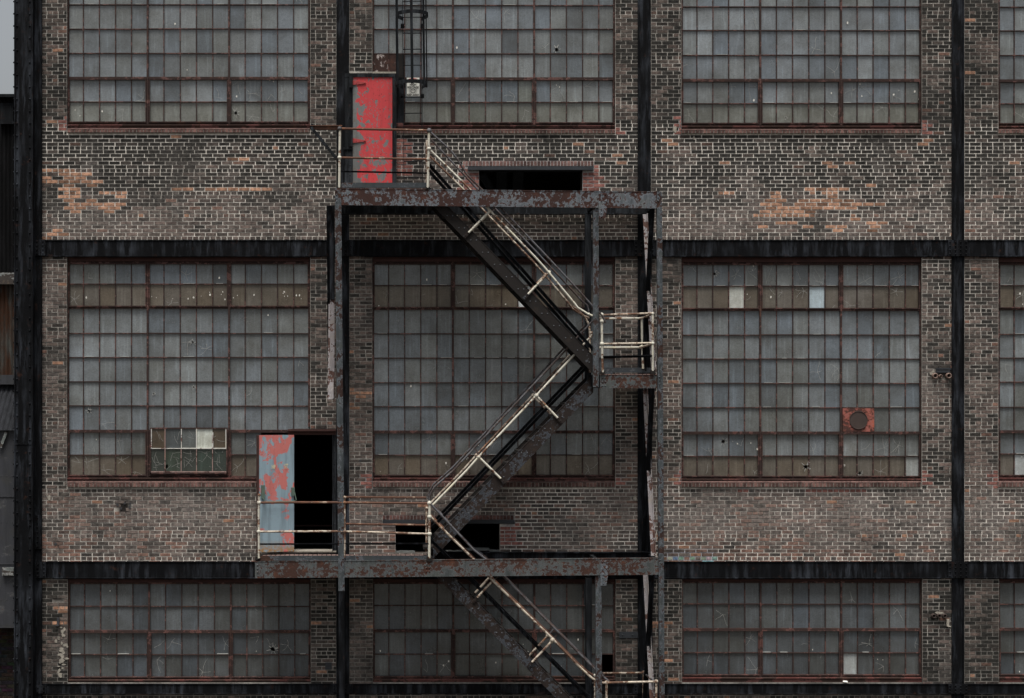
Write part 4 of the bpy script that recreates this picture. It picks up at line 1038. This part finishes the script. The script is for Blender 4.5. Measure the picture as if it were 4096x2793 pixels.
# warning sign
sg = thing('warning_sign', 'white high voltage warning sign with red oval heading behind the caged ladder', 'sign', W(1652, 385, .15))
mb = MB(); mb.pb(1627, 1678, 311, 385, .140, .15); pl = mb.build('sign_plate', M['signw'], sg)
mb = MB(); c = W(1652, 321, .153); n = 32
mb.face([(c.x + .105 * math.cos(6.2832 * k / n), -.153, c.z + .037 * math.sin(6.2832 * k / n)) for k in range(n)]); mb.build('red_oval', M['signr'], sg)
def sign_text(t, sx, sy, size, matl, xs_=1.0):
    vs, fs = text_mesh(t, size, .001); c = W(sx, sy, .156); mb = MB()
    mb.mesh([(c.x + v.x * xs_, c.y - v.z, c.z + v.y) for v in vs], fs); mb.build('lettering', matl, sg)
sign_text('DANGER', 1652, 321, .052, M['signw'], .95); sign_text('HIGH', 1652, 339, .050, M['signk'], 1.0); sign_text('VOLTAGE', 1652, 350, .052, M['signk'], .92); sign_text('KEEP AWAY', 1652, 380, .050, M['signk'], .80)
mb = MB(); c = W(1652, 364, .156)
for k in range(18):
    an = 6.2832 * k / 18; r0, r1 = (.046, .070)
    if abs(math.sin(an)) < .75: mb.bar((c.x + r0 * math.cos(an), -.1535, c.z + r0 * math.sin(an)), (c.x + r1 * math.cos(an) * 1.1, -.1535, c.z + r1 * math.sin(an)), .002, .003)
n = 24; ro, ri = .042, .032
for k in range(n):
    a, b = 6.2832 * k / n, 6.2832 * (k + 1) / n
    mb.face([(c.x + ro * math.cos(a), -.154, c.z + ro * math.sin(a)), (c.x + ro * math.cos(b), -.154, c.z + ro * math.sin(b)), (c.x + ri * math.cos(b), -.154, c.z + ri * math.sin(b)), (c.x + ri * math.cos(a), -.154, c.z + ri * math.sin(a))])
for dx in (-.009, .009): mb.face([(c.x + dx + .006 * math.cos(6.2832 * k / 8), -.154, c.z + .006 + .006 * math.sin(6.2832 * k / 8)) for k in range(8)])
mb.bar((c.x - .012, -.1535, c.z - .016), (c.x + .012, -.1535, c.z - .016), .002, .003); mb.bar((c.x, -.1535, c.z - .004), (c.x, -.1535, c.z - .010), .002, .004)
mb.build('symbol', M['signk'], sg)
# knobs hanging from the arm
for i, (x, lab) in enumerate(((1262, 'white porcelain knob hanging at the free end of the rusty arm'), (1327, 'white porcelain knob hanging beside the left platform post'))):
    t = thing('hanging_knob', lab, 'knob', W(x, 532, FD - .09), 'knobs hanging from the arm')
    mb = MB(); mb.ball(W(x, 533, FD - .09), .026, n=12, m=8); mb.build('ball', M['chip'], t)
    mb = MB(); mb.bar(W(x, 515, FD - .09), W(x, 530, FD - .09), .006, .006)
    for k in range(6): mb.ball(W(x + (k % 2), 540 + 4 * k, FD - .09), .008, n=6, m=4)
    mb.build('chain', M['black'], t)
# planks in the lower opening
for (x0, x1, y0, y1, d, lab) in ((1850, 1958, 2193, 2203, -.05, 'long weathered grey plank lying in the lower wall opening'), (1958, 1999, 2200, 2210, -.02, 'short grey plank end at the right of the lower wall opening'), (1745, 1850, 2204, 2212, -.03, 'thin grey board lying behind the lower stair flight'), (1584, 1660, 2205, 2212, -.02, 'splintered grey board behind the lower platform railing')):
    mb = MB(); a = W(x0, y0, d); b = W(x1, y1, d); n = 12; top = []; 
    for k in range(n + 1): top.append(a.z - (a.z - b.z) * .4 * abs(noise.noise(Vector((k * .7, x0, 0)))))
    for k in range(n):
        xa = a.x + (b.x - a.x) * k / n; xb_ = a.x + (b.x - a.x) * (k + 1) / n; yb_ = -d + .18
        vs = [(xa, -d, b.z), (xb_, -d, b.z), (xb_, yb_, b.z), (xa, yb_, b.z), (xa, -d, top[k]), (xb_, -d, top[k + 1]), (xb_, yb_, top[k + 1]), (xa, yb_, top[k])]
        mb.mesh(vs, [(0, 3, 2, 1), (4, 5, 6, 7), (0, 1, 5, 4), (2, 3, 7, 6)] + ([(3, 0, 4, 7)] if k == 0 else []) + ([(1, 2, 6, 5)] if k == n - 1 else []))
    tag(mb.build('plank', M['plank'], None), lab, 'plank')
mb = MB(); a = W(3383, 2728, .05); mb.face([(a.x - .045, -.02, a.z - .004), (a.x + .045, -.045, a.z - .01), (a.x + .04, .0, a.z + .012), (a.x - .03, .02, a.z + .015)]); mb.face([(a.x - .045, -.02, a.z - .006), (a.x - .03, .02, a.z + .013), (a.x + .04, .0, a.z + .010), (a.x + .045, -.045, a.z - .012)])
tag(mb.build('paper_scrap', M['chip'], None), 'small white scrap on the ledge below the bottom right window', 'scrap')
# ---------------------------------------------------------------- neighbour at the left edge
Nb = thing('corrugated_shed', 'dark corrugated metal building at the left edge with a rusty lower wall', 'shed', (W(0, 0).x - 2.5, 3, 0))
YB = 1.4; dn = -YB
def corr(name, x0, x1, y0, y1, dtop, dbot, matl, pitch=.076, amp=.012, lean=0.0, label=None):
    a = W(x0, y0, dtop); b = W(x1, y1, dbot); n = int((b.x - a.x) / pitch * 6); vs = []; mb = MB()
    for k in range(n + 1):
        x = a.x + (b.x - a.x) * k / n; w_ = amp * math.sin(2 * math.pi * (x - a.x) / pitch)
        vs += [(x + lean, -dtop + w_, a.z), (x, -dbot + w_, b.z)]
    mb.mesh(vs, [(2 * k, 2 * k + 1, 2 * k + 3, 2 * k + 2) for k in range(n)], 0, (1, 1, 1), True)
    return mb.build(name, matl, Nb, label)
XL = -1100
corr('wall', XL, 66, 383, 1092, dn, dn, M['corr_dark'])
corr('wall', XL, 66, 1130, 1502, dn + .25, dn + .25, M['corr_rust'], label='rust stained corrugated lower wall')
mb = MB(); mb.pb(XL, 66, 1091, 1137, dn - .1, dn + .40); mb.build('ledge', M['ledge'], Nb)
mb = MB(); mb.pb(XL, 66, 1500, 1538, dn - .1, dn + .50); mb.build('ledge', M['sheet'], Nb)
corr('roof', XL, 66, 1537, 1722, dn + .35, dn + .95, M['corr_grey'], .09, .016, .10)
mb = MB(); mb.pb(XL, 57, 1722, 2512, dn - .2, dn + .85)
for yy in (1985, 2255): mb.pb(XL, 57, yy, yy + 3, dn + .85, dn + .865)
for x in range(5, 57, 22):
    for yy in (1800, 1905, 1992, 2090, 2263, 2400): mb.rivet(x, yy, dn + .85, .010)
mb.build('cladding', M['sheet'], Nb)
mb = MB(); mb.bar(W(2, 1790, dn + .9), W(26, 1728, dn + .9), .03, .05); mb.build('torn_flashing', M['ledge'], Nb); mb = MB(); mb.pb(8, 54, 2272, 2302, dn + .85, dn + .93); mb.build('torn_flashing', M['ledge'], Nb)
mb = MB(); mb.pb(XL, 66, 376, 388, dn - .1, dn + .12); mb.pb(2, 52, 412, 486, dn, dn + .03); mb.pb(0, 54, 484, 496, dn, dn + .1); mb.build('eave', M['black2'], Nb)
mb = MB(); mb.pb(XL, 66, 388, 3500, dn - 5, dn - .1); mb.build('core', M['corr_dark'], Nb)
brk = MB()
yy = 2514
while yy < 3300:
    x = -400 + (22 if int(yy) % 2 else 0)
    while x < 58: one_brick(brk, x, x + 43, yy, yy + 12.5, tuple(c * random.uniform(.6, 1.3) for c in (.045, .038, .036)), dn + .3); x += 45.3
    yy += CP
a = W(-400, 2512, dn + .29); b = W(60, 3340, dn + .29); brk.box(a.x, b.x, -(dn + .29), 2.2, b.z, a.z, 1, (.06, .055, .05))
brk.build('brick_base', [M['brick'], M['mortar']], Nb)
# ---------------------------------------------------------------- light
world = bpy.data.worlds.new('World'); scene.world = world; world.use_nodes = True
nt = world.node_tree; bg = nt.nodes['Background']; sky = nt.nodes.new('ShaderNodeTexSky'); sky.sky_type = 'NISHITA'; sky.sun_disc = False
EL, AZ = 71, 192      # sun elevation, compass bearing seen from above (180 = straight at the facade)
sky.sun_elevation = R(EL); sky.sun_rotation = R(AZ); sky.air_density = 1.2; sky.dust_density = 5.0; sky.ozone_density = .6
hs = nt.nodes.new('ShaderNodeHueSaturation'); hs.inputs['Saturation'].default_value = .3; nt.links.new(sky.outputs[0], hs.inputs['Color']); nt.links.new(hs.outputs[0], bg.inputs[0]); bg.inputs[1].default_value = .058
sl = bpy.data.lights.new('sun', 'SUN'); sl.energy = 2.1; sl.angle = R(26); sl.color = (1, .96, .9)
so = link(bpy.data.objects.new('sun', sl))
az = R(AZ); dirv = Vector((math.sin(az) * math.cos(R(EL)), math.cos(az) * math.cos(R(EL)), math.sin(R(EL))))
so.rotation_euler = dirv.to_track_quat('Z', 'Y').to_euler(); so.location = (0, -20, 30)
# ---------------------------------------------------------------- camera
cam = bpy.data.cameras.new('camera'); co = link(bpy.data.objects.new('camera', cam)); scene.camera = co
co.location = (0, -D, H); co.rotation_euler = (R(90), 0, 0)
cam.sensor_width = 36; cam.lens = 36 * D / (4096 * S); cam.clip_end = 3000; cam.clip_start = .1
cam.shift_x = (2048 - CX) / 4096; cam.shift_y = (CY - 1396.5) / 4096
scene.view_settings.view_transform = 'Standard'; scene.view_settings.look = 'None'; scene.view_settings.gamma = 1; scene.view_settings.exposure = 0.95
scene.render.resolution_x = 1024; scene.render.resolution_y = 698
